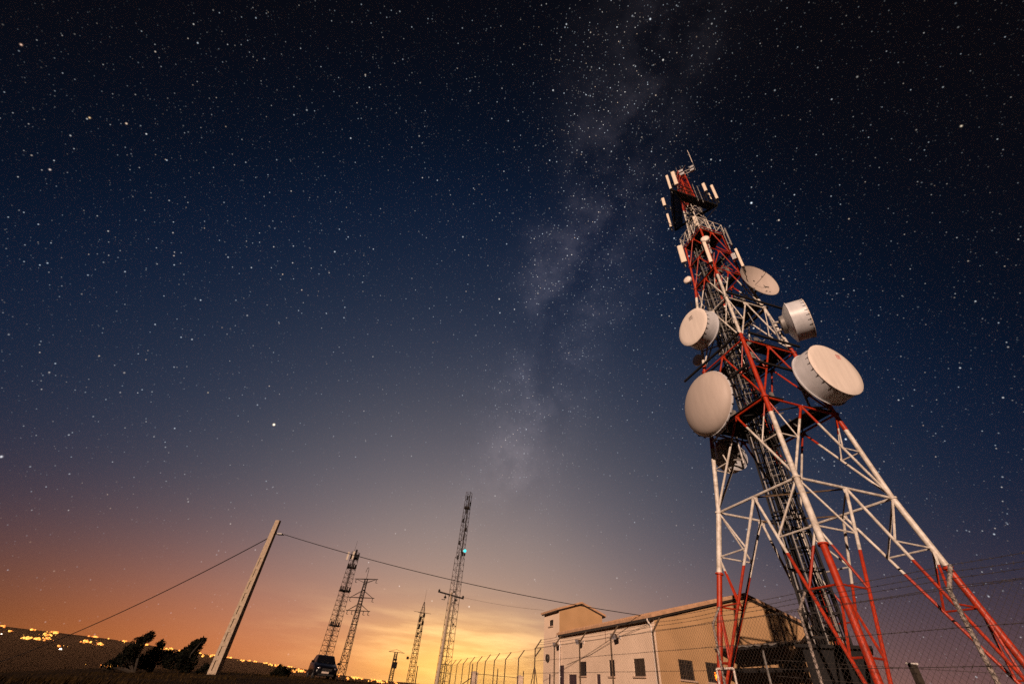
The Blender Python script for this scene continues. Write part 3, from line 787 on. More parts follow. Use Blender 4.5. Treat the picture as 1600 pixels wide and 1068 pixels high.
def opening(fn, h, inward, along, kind, parent, bars=True, glow=None):
    a0, a1, z0, z1 = h; c = lerp(fn(a0, z0), fn(a1, z1), .5); w = (a1 - a0) / 2; hh = (z1 - z0) / 2; up = V((0, 0, 1))
    if kind == 'door':
        d = MB().box(c + inward * .10, along * (w - .003), up * (hh - .003), inward * .025).build('door', 'door', parent)
        MB().box(c + inward * .06 + along * w * .7, along * .05, up * .015, inward * .015).build('handle', 'galv', d)
        return
    fr = MB()
    for s in (-1, 1):
        fr.box(c + inward * .09 + along * s * (w - .032), along * .03, up * (hh - .003), inward * .03)
        fr.box(c + inward * .09 + up * s * (hh - .032), along * (w - .064), up * .03, inward * .03)
    fr.box(c + inward * .09, along * .02, up * (hh - .064), inward * .028)
    f = fr.build('window', 'frame', parent)
    MB().box(c + inward * .135, along * (w - .003), up * (hh - .003), inward * .012).build('pane', 'glass', f)
    if bars:
        b = MB(); n = max(4, int(w * 2 / .11))
        for k in range(1, n): b.tube(c + inward * .02 + along * (-w + 2 * w * k / n) - up * (hh - .004), c + inward * .02 + along * (-w + 2 * w * k / n) + up * (hh - .004), .009, 6)
        for s in (-.6, .6): b.tube(c + inward * .02 - along * (w - .004) + up * hh * s, c + inward * .02 + along * (w - .004) + up * hh * s, .009, 6)
        b.build('bars', 'rust_steel', f)
    MB().box(c - up * (hh + .045) - inward * .05, along * (w + .08), up * .04, inward * .07).build('sill', 'sill', f)
    if glow:
        for dx, dz, r in glow: MB().lathe(c + inward * .1 + along * w * dx + up * hh * dz, -inward, [(-r, .001), (-r * .7, r * .7), (0, r), (r * .7, r * .7), (r, .001)], 12).build('lamp', 'ember', f)  # glowing beads imitate an orange lamp's reflection in the pane


fl = lambda a, z: uv(a, V0, z); fg = lambda a, z: uv(U0, a, z)
H1 = [(28.98, 30.34, 1.44, 2.34), (32.89, 33.74, 1.44, 2.35), (37.45, 38.63, 1.46, 2.35)]
D1 = [(41.87, 42.80, GZ, 2.18), (39.31, 40.94, GZ, 1.56), (35.14, 35.81, GZ, 1.56)]
holed('wall', fl, U0, U1, GZ - .2, EZ, H1 + [(a, b, GZ, d) for a, b, c, d in D1], 'plaster', bld, .16, W)
for h in H1: opening(fl, h, W, U, 'window', bld, bars=(h[0] < 30))
for h in D1: opening(fl, h, W, U, 'door', bld)
H2 = [(19.18, 20.20, 1.42, 2.38), (21.10, 22.05, 1.44, 2.41)]
holed('wall', fg, V0, V1, GZ - .2, EZ, H2, 'plaster_ochre', bld, .16, U, extra=None)
tri_g = MB(); tri_g.quad(fg(V0, EZ), fg(V1, EZ), fg(VM, RZ)); tri_g.build('gable', 'plaster_ochre', bld, smooth=False)
opening(fg, H2[0], U, W, 'window', bld)
opening(fg, H2[1], U, W, 'window', bld, glow=((.45, -.25, .07), (.55, -.55, .11), (.40, .02, .035)))
MB().quad(uv(U1, V0, GZ), uv(U1, V1, GZ), uv(U1, V1, EZ), uv(U1, V0, EZ)).quad(uv(U0, V1, GZ), uv(U1, V1, GZ), uv(U1, V1, EZ), uv(U0, V1, EZ)).build('rear_wall', 'plaster_ochre', bld, smooth=False)
# roof: two slabs with a fascia, dark soffit boards under the overhang
ov, th = .32, .17
sl = (RZ - EZ) / (VM - V0)
for s, name in ((-1, 'roof'), (1, 'roof')):
    va = V0 - ov if s < 0 else V1 + ov
    za = EZ - ov * sl; m = MB(); i0 = 0
    pts = []
    for u in (U0 - .28, U1 - .003):
        for v, z in ((va, za), (VM, RZ)):
            pts.append(uv(u, v, z + .012)); pts.append(uv(u, v, z + th))
    m.v = pts; m.f = [(0, 2, 3, 1), (4, 5, 7, 6), (1, 3, 7, 5), (0, 4, 6, 2), (0, 1, 5, 4), (2, 6, 7, 3)]
    ro = m.build(name, 'roof', bld, smooth=False)
    t_ = MB()                                # rows of tile rolls
    n = 52
    for k in range(n):
        u = U0 - .2 + (U1 - U0 + .1) * k / n
        t_.tube(uv(u, va, za + th + .004), uv(u, VM, RZ + th + .004), .05, 6)
    t_.build('tile_roll', 'roof', ro)
    e = MB().box(lerp(uv(U0, va, za), uv(U1, va, za), .5) + V((0, 0, -.055)) + W * .05 * (1 if s < 0 else -1), U * (U1 - U0) / 2, W * .06, V((0, 0, .055)))
    e.build('gutter', 'soffit', ro)
    f = MB(); p, q = uv(U0 - .1, va + .02, za - .03), uv(U0 - .1, VM, RZ - .03); f.beam(p, q, .19, .10); f.build('verge_board', 'soffit', ro)
def downpipe(u, zt):
    m = MB(); a = V0 - .10
    m.path([uv(u, V0 - ov, zt), uv(u, V0 - ov, zt - .12), uv(u, a, zt - .38), uv(u, a, GZ + .1)], .055, 10)
    for z in (3.0, 1.4): m.box(uv(u, a + .04, z), U * .09, W * .05, V((0, 0, .025)))
    m.build('downpipe', 'pipe', bld)
downpipe(27.62, EZ - .1); downpipe(42.6, EZ - .1)
MB().box(uv(34.0, V0 - .006, 3.9), U * .08, W * .005, V((0, 0, .5))).build('wall_patch', 'sill', bld)
# tower room at the far end
BU0, BU1, BV1, BZ, BR = U1, 46.80, 22.2, 6.36, 7.06
BM = (V0 + BV1) / 2; bo = V0 - .03
fb = lambda a, z: uv(a, bo, z); fs = lambda a, z: uv(BU0, a, z)
rm = holed('stair_block', fb, BU0, BU1, GZ - .2, BZ, [(44.39, 45.43, 5.2, 5.69), (44.90, 45.46, GZ, 1.61)], 'plaster', bld, .16, W)
opening(fb, (44.39, 45.43, 5.2, 5.69), W, U, 'window', bld, bars=False)
opening(fb, (44.90, 45.46, GZ, 1.61), W, U, 'door', bld)
m = MB().quad(fs(bo, 3), fs(BV1, 3), fs(BV1, BZ), fs(BM, BR), fs(bo, BZ)); m.quad(uv(BU1, bo, GZ), uv(BU1, BV1, GZ), uv(BU1, BV1, BZ), uv(BU1, BM, BR), uv(BU1, bo, BZ)); m.quad(uv(BU0, BV1, 3), uv(BU1, BV1, 3), uv(BU1, BV1, BZ), uv(BU0, BV1, BZ))
m.build('stair_block_side', 'plaster_ochre', bld, smooth=False)
bsl = (BR - BZ) / (BM - bo)
for s in (-1, 1):
    va = bo - .3 if s < 0 else BV1 + .3; za = BZ - .3 * bsl; m = MB()
    for u in (BU0 - .25, BU1 + .25):
        for v, z in ((va, za), (BM, BR)): m.v += [uv(u, v, z + .01), uv(u, v, z + .17)]
    m.f = [(0, 2, 3, 1), (4, 5, 7, 6), (1, 3, 7, 5), (0, 4, 6, 2), (0, 1, 5, 4), (2, 6, 7, 3)]
    ro = m.build('roof', 'roof', bld, smooth=False)
    MB().beam(uv(BU0 - .08, va, za - .03), uv(BU0 - .08, BM, BR - .03), .15, .06).build('verge_board', 'soffit', ro)
    MB().box(uv((BU0 + BU1) / 2, va + .06 * (1 if s < 0 else -1), za - .04), U * (BU1 - BU0) / 2, W * .05, V((0, 0, .04))).build('gutter', 'soffit', ro)
# round vent hood
m = MB(); m.lathe(uv(45.46, bo - .02, 2.75), -W, [(0, .30), (.16, .30), (.2, .27), (.2, .22), (.06, .001)], 28); m.build('vent_hood', 'frame', bld)
# canopies on the gable: corrugated upper one, flat lower one
def canopy(pa, pb, depth, corr, thick, label_name):
    a, b = pa, pb; m = MB(); n = 60 if corr else 1
    for k in range(n):
        p, q = lerp(a, b, k / n), lerp(a, b, (k + 1) / n); h0 = .035 * math.sin(k * PI / 5) if corr else 0; h1 = .035 * math.sin((k + 1) * PI / 5) if corr else 0
        i0 = len(m.v)
        for d in (0, depth):
            m.v += [p + U * d + V((0, 0, h0)), q + U * d + V((0, 0, h1)), q + U * d + V((0, 0, h1 + thick)), p + U * d + V((0, 0, h0 + thick))]
        m.f += [(i0, i0 + 1, i0 + 2, i0 + 3), (i0 + 3, i0 + 2, i0 + 6, i0 + 7), (i0, i0 + 4, i0 + 5, i0 + 1), (i0 + 4, i0 + 7, i0 + 6, i0 + 5)]
        if k == 0: m.f.append((i0, i0 + 3, i0 + 7, i0 + 4))
        if k == n - 1: m.f.append((i0 + 1, i0 + 5, i0 + 6, i0 + 2))
    cn = m.build('canopy', 'galv' if corr else 'dark_steel', bld, smooth=corr, angle=60)
    r = MB()
    for k in range(5): p = lerp(a, b, .02 + .24 * k) - V((0, 0, .09)); r.beam(p, p + U * (depth - .01), .06, .09)
    r.beam(a - V((0, 0, .08)) + U * .1, b - V((0, 0, .08)) + U * .1, .07, .10)
    r.build('rafter', 'dark_steel', cn)
    return cn
UC = U0 - 2.3
canopy(onu(1155, 1010.5, UC), onu(1262, 1002, UC), 2.28, True, .05, 'upper')
canopy(onu(1150, 1046, U0 - 1.7), onu(1275, 1044, U0 - 1.7), 1.68, False, .09, 'lower')
pp = onu(1190, 1010, UC + .1); MB().beam(V((pp.x, pp.y, GZ)), pp - V((0, 0, .13)), .09, .09).build('canopy_post', 'galv', bld)
pp = onu(1258, 1004, UC + .1); MB().beam(V((pp.x, pp.y, GZ)), pp - V((0, 0, .13)), .10, .10).build('canopy_post', 'dark_steel', bld)

# floodlights on the long wall
def floodlight(u, z, yaw, label):
    p = uv(u, V0, z); t = thing('floodlight', p, label, 'floodlight', 'floodlights on the long wall')
    d = (-W * .8 - U * yaw + V((0, 0, -.35))).normalized(); s = d.cross(V((0, 0, 1))).normalized(); up = s.cross(d)
    MB().box(p - W * .03, U * .09, W * .028, V((0, 0, .11))).tube(p - W * .05, p - W * .36 + V((0, 0, .02)), .028, 8).build('bracket', 'pipe', t)
    c = p - W * .5; h = MB(); i0 = len(h.v)
    for k, (dd, w, hh) in enumerate(((-.16, .10, .08), (.05, .2, .15), (.14, .21, .16))):
        for a, b in ((-1, -1), (1, -1), (1, 1), (-1, 1)): h.v.append(c + d * dd + s * a * w + up * b * hh)
    for k in range(2):
        for q in range(4): h.f.append((i0 + 4 * k + q, i0 + 4 * k + (q + 1) % 4, i0 + 4 * k + 4 + (q + 1) % 4, i0 + 4 * k + 4 + q))
    h.f.append((i0 + 3, i0 + 2, i0 + 1, i0))
    hd2 = h.build('housing', 'rust_steel', t)
    MB().box(c + d * .139, s * .2, up * .15, d * .003).build('lens', 'lens', hd2)
floodlight(42.6, 3.62, .2, 'small floodlight beside the left downpipe near the stair block')
floodlight(37.75, 3.60, .2, 'small dark floodlight in the middle of the long wall with no bracket plate')
floodlight(31.75, 3.60, .35, 'floodlight with a big white bracket on the long wall near the right downpipe')

# ------------------------------------------------------------------ boundary fence
FV = 9.78
fence = thing('boundary_fence', uv(15, FV, GZ), 'chain link fence with cranked posts and barbed wire in front of the building', 'fence')
ups = [5.73, 8.97]
for X, Y in ((1113, 968), (1019.7, 987.2), (954, 995.6), (905.3, 1003), (866.3, 1007.8), (836.3, 1012.5)):
    ups.append(onv(X, Y, FV).dot(U))
ups = [-.3, 2.75] + ups
TOP = 1.99
for k, u in enumerate(ups):
    m = MB(); r = .032 if u > 7 else .036
    m.tube(uv(u, FV, GZ - .3), uv(u, FV, TOP), r, 10); m.tube(uv(u, FV, TOP - .01), uv(u + random.uniform(-.04, .04), FV + .35, TOP + .45 + random.uniform(-.03, .02)), r * .95, 10)
    m.tube(uv(u, FV, TOP - .03), uv(u, FV, TOP + .02), r * 1.25, 10)
    if u > 26:
        m.tube(uv(u, FV, 1.62), uv(u, FV + .35, 2.05), r, 8)
        m.tube(uv(u, FV, 1.25), uv(u + 1.1, FV, GZ), .025, 8); m.tube(uv(u, FV, 1.25), uv(u - 1.1, FV, GZ), .025, 8)
    if u in (5.73, 8.97):                   # tie wire wound round the near posts
        pts = []
        for q in range(60): a = q * .9; pts.append(uv(u, FV, TOP - 1.5 * q / 60) + V((math.cos(a), math.sin(a), 0)) * (r + .004))
        m.path(pts, .004, 4)
    m.build('post', 'post_grey' if u < 13 else 'rust_steel', fence)
lowu = [onv(X, Y, FV).dot(U) for X, Y in ((810.9, 1028.7), (790, 1030), (773, 1031), (758.5, 1032), (746, 1034), (734.4, 1034))]
lowu += [lowu[-1] + 2.6 * k for k in range(1, 6)]
LTOP = 1.64
for u in lowu:
    lu = random.uniform(-.09, .09); m = MB().tube(uv(u, FV, GZ - .6), uv(u + lu, FV, LTOP), .032, 8).tube(uv(u + lu, FV, LTOP - .01), uv(u + lu * 1.4, FV + .35, LTOP + .43 + random.uniform(-.04, .03)), .03, 8)
    m.build('post', 'rust_steel', fence)


def chain(u0, u1, v, z0, z1, name, parent, cell=.11, r=.0024):
    """two families of slanted wires; each wire a thin three sided rod"""
    m = MB(); Hh = z1 - z0; n = int((u1 - u0 + Hh) / cell)
    for s in (0, 1):
        for k in range(n):
            a = u0 - Hh + k * cell; b = a + Hh; za, zb = z0, z1
            if a < u0: za = z0 + (u0 - a); a = u0
            if b > u1: zb = z1 - (b - u1); b = u1
            if zb - za < .02: continue
            if s: pa, pb = uv(u0 + u1 - a, v + .006, za), uv(u0 + u1 - b, v + .006, zb)
            else: pa, pb = uv(a, v, za), uv(b, v, zb)
            m.tube(pa, pb, r, 3, cap=False)
    return m.build(name, 'wire', parent, smooth=False)


chain(-.3, 14.0, FV - .04, GZ + .05, TOP, 'mesh', fence)
chain(14.0, 27.0, FV - .04, GZ + .05, TOP, 'mesh', fence, .12, .0016)
chain(27.0, lowu[-1], FV - .04, GZ + .05, LTOP, 'mesh', fence, .2, .004)


def strand(pts, barbs, name, parent, step=.14, r=.0045):
    m = MB(); m.path(pts, r, 4)
    if barbs:
        for a, b in zip(pts, pts[1:]):
            L = (b - a).length; n = int(L / step)
            for k in range(n):
                p = lerp(a, b, (k + .5) / n)
                for q in range(2):
                    d = V((random.uniform(-1, 1), random.uniform(-1, 1), random.uniform(-1, 1))).normalized() * .026; m.tube(p - d, p + d, .0036, 3)
    return m.build(name, 'wire', parent, smooth=False)


def run(us, v, z, sag=.03):
    pts = []
    for a, b in zip(us, us[1:]):
        for k in range(4): t = k / 4; pts.append(uv(a + (b - a) * t, v, z - 4 * sag * t * (1 - t)))
    return pts + [uv(us[-1], v, z)]
for t_, sg in ((.12, .03), (.42, .02), (.70, .035), (.98, .02)): strand(run(ups, FV + .35 * t_, TOP + .45 * t_, sg), True, 'barbed_wire', fence)
for z in (TOP, 1.44, .92, .2): strand(run(ups, FV - .05, z, .008), z in (1.44, TOP, .92), 'tension_wire', fence, .12)
for t_ in (.2, .95): strand(run([ups[-1]] + lowu, FV + .35 * t_, LTOP + .43 * t_, .02), False, 'barbed_wire', fence)
for z in (LTOP, .9): strand(run([ups[-1]] + lowu, FV - .05, z, .01), False, 'tension_wire', fence)

# gate pillars and low inner fence beyond
def pillar(X, Y, d, w, label):
    p = at(X, Y, d); g0 = V((p.x, p.y, GZ))
    t = thing('gate_pillar', g0, label, 'pillar', 'rendered gate pillars')
    MB().box(g0 + V((0, 0, (p.z - GZ) / 2)), U * w / 2, W * w / 2, V((0, 0, (p.z - GZ) / 2))).build('shaft', 'plaster', t, smooth=False)
    m = MB(); i0 = 0
    for z, s in ((p.z + .004, w * .58), (p.z + .07, w * .58), (p.z + .20, .03)):
        for a, b in ((-1, -1), (1, -1), (1, 1), (-1, 1)): m.v.append(V((p.x, p.y, z)) + U * a * s + W * b * s)
    for k in range(2):
        for q in range(4): m.f.append((4 * k + q, 4 * k + (q + 1) % 4, 4 * k + 4 + (q + 1) % 4, 4 * k + 4 + q))
    m.f.append((3, 2, 1, 0)); m.f.append((8, 9, 10, 11)); m.build('cap', 'plaster', t, smooth=False)
    return t, p
gp1, q1 = pillar(741.5, 1051, 58, .62, 'pale square gate pillar left of the other among the fence posts')
gp2, q2 = pillar(812.5, 1058, 46, .42, 'pale square gate pillar nearest the building among the fence posts')
ig = thing('inner_fence', V((q1.x, q1.y, GZ)), 'low wire mesh fence between the two pale gate pillars', 'fence')
m = MB().tube(q1 - V((0, 0, .02)), q2 - V((0, 0, .02)), .02, 6); m.build('top_rail', 'rust_steel', ig)
m = MB()
for k in range(46):
    a = lerp(q1, q2, k / 46); m.tube(V((a.x, a.y, GZ)), a, .006, 3, cap=False)
for k in range(8): h = .18 * k; m.tube(V((q1.x, q1.y, GZ + h + .1)), V((q2.x, q2.y, GZ + h + .1)), .005, 3, cap=False)
m.build('mesh', 'wire', ig, smooth=False)
for X, Y in ((738.8, 1036), (778, 1044), (818, 1047.5)):
    d_ = 54; p = at(X, Y, d_); MB().tube(V((p.x, p.y, GZ)), p, .05, 8).build('post', 'rust_steel', ig)
MB().tube(q1 - V((0, 0, .2)), at(722, 1068, 57), .04, 6).build('stay', 'rust_steel', ig)

# dark post of a second fence on the right, seen through the mesh
p = at(1425, 1037, 16.0); bf = thing('rear_fence', V((p.x, p.y, GZ)), 'dark leaning post with barbed strands seen through the mesh on the right', 'fence')
MB().beam(V((p.x + .02, p.y, GZ - .2)), p, .13, .13).build('post', 'bark', bf)
rd = V((math.cos(math.radians(30)), -math.sin(math.radians(30)), 0))
strand([p - rd * 3 - V((0, 0, .06)), p - V((0, 0, .08)), p + rd * 5 - V((0, 0, .1))], True, 'barbed_wire', bf, .3)
strand([p - rd * 3 - V((0, 0, .4)), p - V((0, 0, .45)), p + rd * 5 - V((0, 0, .45))], True, 'barbed_wire', bf, .3)
m = MB(); m.box(p + V((0, 0, .01)), rd * .12, V((-rd.y, rd.x, 0)) * .03, V((0, 0, .02))); m.build('insulator', 'galv', bf)

# white tubular guard at the foot of the left leg
d_ = 18.3
a, b = at(1119.5, 1044, d_), at(1146, 1043, d_); wg = thing('tube_guard', V(((a.x + b.x) / 2, (a.y + b.y) / 2, GZ)), 'white tubular guard frame at the foot of the left tower leg', 'guard rail')
m = MB()
for p in (a, b): m.tube(V((p.x, p.y, GZ)), p, .035, 8)
for h in (0, -.62, -1.2): m.tube(V((a.x, a.y, a.z + h)), V((b.x, b.y, b.z + h)), .03, 8)
m.build('frame', 'white_tube', wg)

# ------------------------------------------------------------------ concrete pole with its line
pb = at(333, 1053, 35); pt = at(436.5, 813, 35)
pole = thing('utility_pole', V((pb.x, pb.y, pb.z)), 'tall pale concrete pole with a column of slots standing alone on the hilltop', 'pole')
fx = V((math.cos(math.radians(-25.6)), -math.sin(math.radians(-25.6)), 0)); 
fx = V((math.cos(math.radians(25.6)), math.sin(math.radians(25.6)), 0)); fy = V((-fx.y, fx.x, 0))
gx, gy = fx, fy; fx = axis(99); fy = axis(9)
H = pt.z - pb.z; m = MB()
def sec(z): t = z / H; return .27 - .12 * t, .20 - .09 * t
def pquad(z0, z1, x0, x1, y0, y1):           # bar with taper
    i0 = len(m.v)
    for z in (z0, z1):
        a_, b_ = sec(z)
        for x, y in ((x0, y0), (x1, y0), (x1, y1), (x0, y1)): m.v.append(pb + fx * a_ * x + fy * b_ * y + V((0, 0, z)))
    m.f.extend([tuple(i0 + k for k in q) for q in ((3, 2, 1, 0), (4, 5, 6, 7), (0, 1, 5, 4), (1, 2, 6, 5), (2, 3, 7, 6), (3, 0, 4, 7))])
for x0, x1 in ((-1, -.36), (.36, 1)): pquad(-.4, H * .74, x0, x1, -1, 1)
pquad(H * .74, H, -1, 1, -1, 1)
pquad(-.4, H * .02, -.36, .36, -.98, .98)
ns = 9
for k in range(ns):
    z0 = H * (.02 + .72 * k / ns); z1 = H * (.02 + .72 * (k + 1) / ns)
    pquad(z1 - .22, z1 + (.0 if k < ns - 1 else -.001), -.36, .36, -.98, .98)
    pquad(z0 + .001, z1 - .221, -.36, .36, -.70, .70)
m.build('shaft', 'concrete', pole, smooth=False)
att = at(437.5, 834, 35) 
m = MB(); m.box(att, fx * .22, fy * .16, V((0, 0, .03))); m.tube(att - fx * .34, att + fx * .34, .02, 6); m.build('clamp', 'galv', pole)
fx0, fy0 = gx, gy
def sagged(a, b, sag, n=24): return [lerp(a, b, k / n) - V((0, 0, 4 * sag * (k / n) * (1 - k / n))) for k in range(n + 1)]
cb = MB(); wall_end = onu(1120, 976, U0 - .04)
cb.path(sagged(att + fx * .3, wall_end, .62), .021, 6)
tag(cb.build('overhead_cable', 'cable'), 'dark overhead cable from the concrete pole to the ochre gable wall', 'cable', 'overhead cables')
cb = MB(); cb.path(sagged(att - fx * .3, at(-60, 1052, 75), .9), .03, 6)
tag(cb.build('overhead_cable', 'cable'), 'dark overhead cable sloping from the concrete pole down to the left', 'cable', 'overhead cables')
cb = MB().path([uv(27.7, V0 - .12, EZ - .35), uv(31.6, V0 - .12, 3.62), uv(36.5, V0 - .05, 2.75), uv(41.2, V0 - .03, 2.2)], .012, 5)
cb.build('wall_cable', 'cable', bld)


fx, fy = gx, gy
# ------------------------------------------------------------------ lattice masts
def lattice(parent, base, H, w0, w1, rot, nseg, r, mt='mast', wt=None, sides=4, name='lattice'):
    m = MB()
    def c(i, t):
        w = w0 + (w1 - w0) * t; a = rot + 2 * PI * i / sides; R = w / math.sqrt(2) if sides == 4 else w / math.sqrt(3)
        return V(base) + V((R * math.cos(a), R * math.sin(a), H * t))
    for i in range(sides): m.tube(c(i, 0), c(i, 1), r * 1.6, 6)
    for k in range(nseg):
        t0, t1 = k / nseg, (k + 1) / nseg
        for i in range(sides):
            j = (i + 1) % sides; m.tube(c(i, t1), c(j, t1), r, 4)
            a, b = (i, j) if k % 2 else (j, i); m.tube(c(a, t0), c(b, t1), r, 4)
    m.build(name, mt, parent); return c


# tall slender mast by the fence
d_ = 62; b = at(689, 1075, d_); tp = at(731.5, 769, d_); gb = V((b.x, b.y, GZ - .5))
tm_ = thing('lattice_mast', gb, 'tallest slender lattice mast in the middle with a small cyan light', 'mast')
Hm = tp.z - gb.z
lattice(tm_, gb, Hm * .62, 1.25, .95, .4, 19, .016, name='lower_section')
lattice(tm_, gb + V((0, 0, Hm * .62)), Hm * .38, 0.80, .66, .4, 15, .018, name='upper_section')
for k, t_ in enumerate((.3, .45, .62, .64, .66, .70, .73, .78, .83, .88, .93, .97)):
    a = k * 1.9; p = gb + V((math.cos(a) * .36, math.sin(a) * .36, Hm * t_)); MB().box(p, V((.10, 0, 0)), V((0, .08, 0)), V((0, 0, .26 if t_ > .6 else .08))).build('antenna_unit', 'dark_steel', tm_)
m = MB(); m.box(gb + V((0, 0, Hm * .905)), V((.38, 0, 0)), V((0, .38, 0)), V((0, 0, .12))); m.build('ring_platform', 'dark_steel', tm_)
lp = at(726.5, 860, d_ - .6); m = MB().lathe(lp, V((0, 0, 1)), [(-.20, .001), (-.14, .15), (0, .21), (.14, .15), (.20, .001)], 20); m.build('beacon_lamp', 'cyan', tm_)
m = MB(); m.tube(lp - V((0, 0, .30)), lp - V((0, 0, .62)), .12, 8); q = gb + V((.5, 0, lp.z - gb.z - .5)); m.tube(lp - V((0, 0, .5)), q, .05, 6); m.build('lamp_bracket', 'dark_steel', tm_)
cbm = MB(); cbm.tube(gb + V((.1, -.1, 0)), gb + V((.1, -.1, Hm * .98)), .05, 6); cbm.build('cable_run', 'dark_steel', tm_)

# utility pole with crossarm in front of it
d_ = 50; ub = at(681, 1075, d_); ut = at(705.5, 925, d_)
up_ = thing('crossarm_pole', V((ub.x, ub.y, GZ - .3)), 'slim grey pole with a dark crossarm in front of the tallest lattice mast', 'pole')
MB().tube(V((ub.x, ub.y, GZ - .3)), ut, .19, 12, .10).build('shaft', 'concrete', up_)
la, rb_ = at(685, 923.5, d_ + .8), at(724, 934.5, d_ - .8)
MB().beam(la, rb_, .12, .14).build('crossarm', 'dark_steel', up_)
for t_ in (.03, .3, .72, .98):
    p = lerp(la, rb_, t_); down = t_ in (.3, .72)
    m = MB()
    if down: m.tube(p - V((0, 0, .05)), p - V((0, 0, .55)), .03, 6); m.lathe(p - V((0, 0, .3)), V((0, 0, 1)), [(-.1, .001), (-.1, .12), (0, .14), (.1, .05)], 10); m.tube(p - V((0, 0, .55)), p - V((0, 0, .55)) - fx * .35, .03, 5)
    else: m.lathe(p + V((0, 0, .08)), V((0, 0, 1)), [(-.1, .06), (0, .1), (.1, .1), (.16, .04), (.17, .001)], 10)
    m.build('insulator', 'dark_steel', up_)
cb = MB().path(sagged(rb_ + V((0, 0, .1)), uv(46.2, V0 - .3, 6.6), .12), .008, 5)
tag(cb.build('overhead_cable', 'cable'), 'very thin wire from the crossarm pole to the stair block eave', 'cable', 'overhead cables')

# broad lattice mast behind the car
d_ = 84; b = at(504, 1040, d_); tp = at(553.5, 862, d_); gb = V((b.x, b.y, b.z - 1.5)); Hm = tp.z - gb.z
t = thing('lattice_mast', gb, 'broad lattice mast rising behind the parked car with two white panels on top', 'mast')
lattice(t, gb, Hm, 1.5, 1.0, .5, 26, .022, name='lattice')
MB().tube(gb, gb + V((0, 0, Hm * .98)), .10, 6).build('cable_run', 'dark_steel', t)
for f_, s in ((.38, 1.1), (.66, 1.35), (.86, 1.1), (.945, 1.0)):
    m = MB(); p = gb + V((0, 0, Hm * f_)); m.box(p, fx * s * .62, fy * s * .62, V((0, 0, .07)))
    for k in range(7): a = k * .9; m.box(p + V((math.cos(a) * s * .6, math.sin(a) * s * .6, .30)), fx * .07, fy * .06, V((0, 0, .26)))
    m.build('ring_platform', 'dark_steel', t)
for X, Y in ((543.5, 868), (552, 867)):
    p = at(X, Y, d_ - 1.2); MB().box(p, fx * .13, fy * .07, V((0, 0, .62))).build('panel', 'panel', t)
m = MB()
for X, Y in ((559, 870), (556.5, 863)): p = at(X, Y, d_ - .5); m.box(p, fx * .14, fy * .1, V((0, 0, .5)))
m.tube(tp, tp + V((0, 0, 1.9)), .03, 5, .012); m.build('antenna_unit', 'dark_steel', t)

# power pylon
d_ = 74; b = at(531, 1058, d_); tp = at(565.5, 903, d_); gb = V((b.x, b.y, b.z - .5)); Hm = tp.z - gb.z
t = thing('power_pylon', gb, 'dark steel power pylon with three pairs of crossarms right of the broad mast', 'pylon')
lattice(t, gb, Hm, .98, .34, .78, 17, .028, name='body', mt='dark_steel')
ar = V((.94, -.34, 0))
for f_, s, up_h in ((1.0, 1.75, -.55), (.80, 1.9, .95), (.665, 1.75, .9)):
    p = gb + V((0, 0, Hm * f_)); m = MB()
    for q in (-1, 1):
        e = p + ar * s * q
        for o in (-.16, .16): oo = V((-ar.y, ar.x, 0)) * o; m.tube(p + oo, e, .045, 5); m.tube(p + oo + V((0, 0, up_h)), e, .03, 5)
        m.tube(e, e + ar * .25 * q, .05, 5)
    m.build('crossarm', 'dark_steel', t)
    for q in (-1, -.55, .55, 1):
        if abs(q) < 1 and f_ > .7: continue
        e = p + ar * s * q; m = MB().tube(e, e - V((0, 0, .45)), .05, 6); m.tube(e - V((0, 0, .45)), e - V((0, 0, .5)) + ar * .3, .03, 5); m.build('insulator', 'dark_steel', t)
m = MB(); p = gb + V((0, 0, Hm)); m.path([p, p + V((0, 0, 1.25)), p + V((0, 0, 1.55)) - ar * .12, p + V((0, 0, 1.5)) - ar * .3, p + V((0, 0, .9)) - ar * .42], .035, 5); m.build('hook_spike', 'dark_steel', t)

# small far mast with a spire
d_ = 105; b = at(639, 1072, d_); tp = at(659.5, 957, d_); gb = V((b.x, b.y, b.z - 1)); Hm = tp.z - gb.z
t = thing('lattice_mast', gb, 'small far lattice mast with a pointed spire left of the tallest mast', 'mast')
lattice(t, gb, Hm, 1.15, .8, .6, 19, .03, name='lattice')
pk = at(664, 940, d_); lattice(t, V((gb.x, gb.y, tp.z)), pk.z - tp.z, .75, .1, .6, 2, .025, name='spire')
m = MB().tube(V((gb.x, gb.y, pk.z)), V((gb.x, gb.y, pk.z + 2.4)), .03, 5, .01)
for k in range(3): m.tube(V((gb.x, gb.y, tp.z + .1)) - fx * 1.9 * math.cos(k), V((gb.x, gb.y, tp.z + .1)) + fx * 1.9 * math.cos(k) + fy * .3 * k, .03, 4)
m.build('whip', 'mast', t)
m = MB()
for k in range(9): a = k * 2.1; m.box(V((gb.x + .42 * math.cos(a), gb.y + .42 * math.sin(a), tp.z - .4 - .45 * k)), fx * .18, fy * .12, V((0, 0, .3 if k < 5 else .14)))
m.build('antenna_unit', 'dark_steel', t)
p = at(637, 1027, d_); MB().box(p, fx * .2, fy * .15, V((0, 0, .22))).tube(p, p + fx * .9, .03, 4).build('side_lamp', 'dark_steel', t)

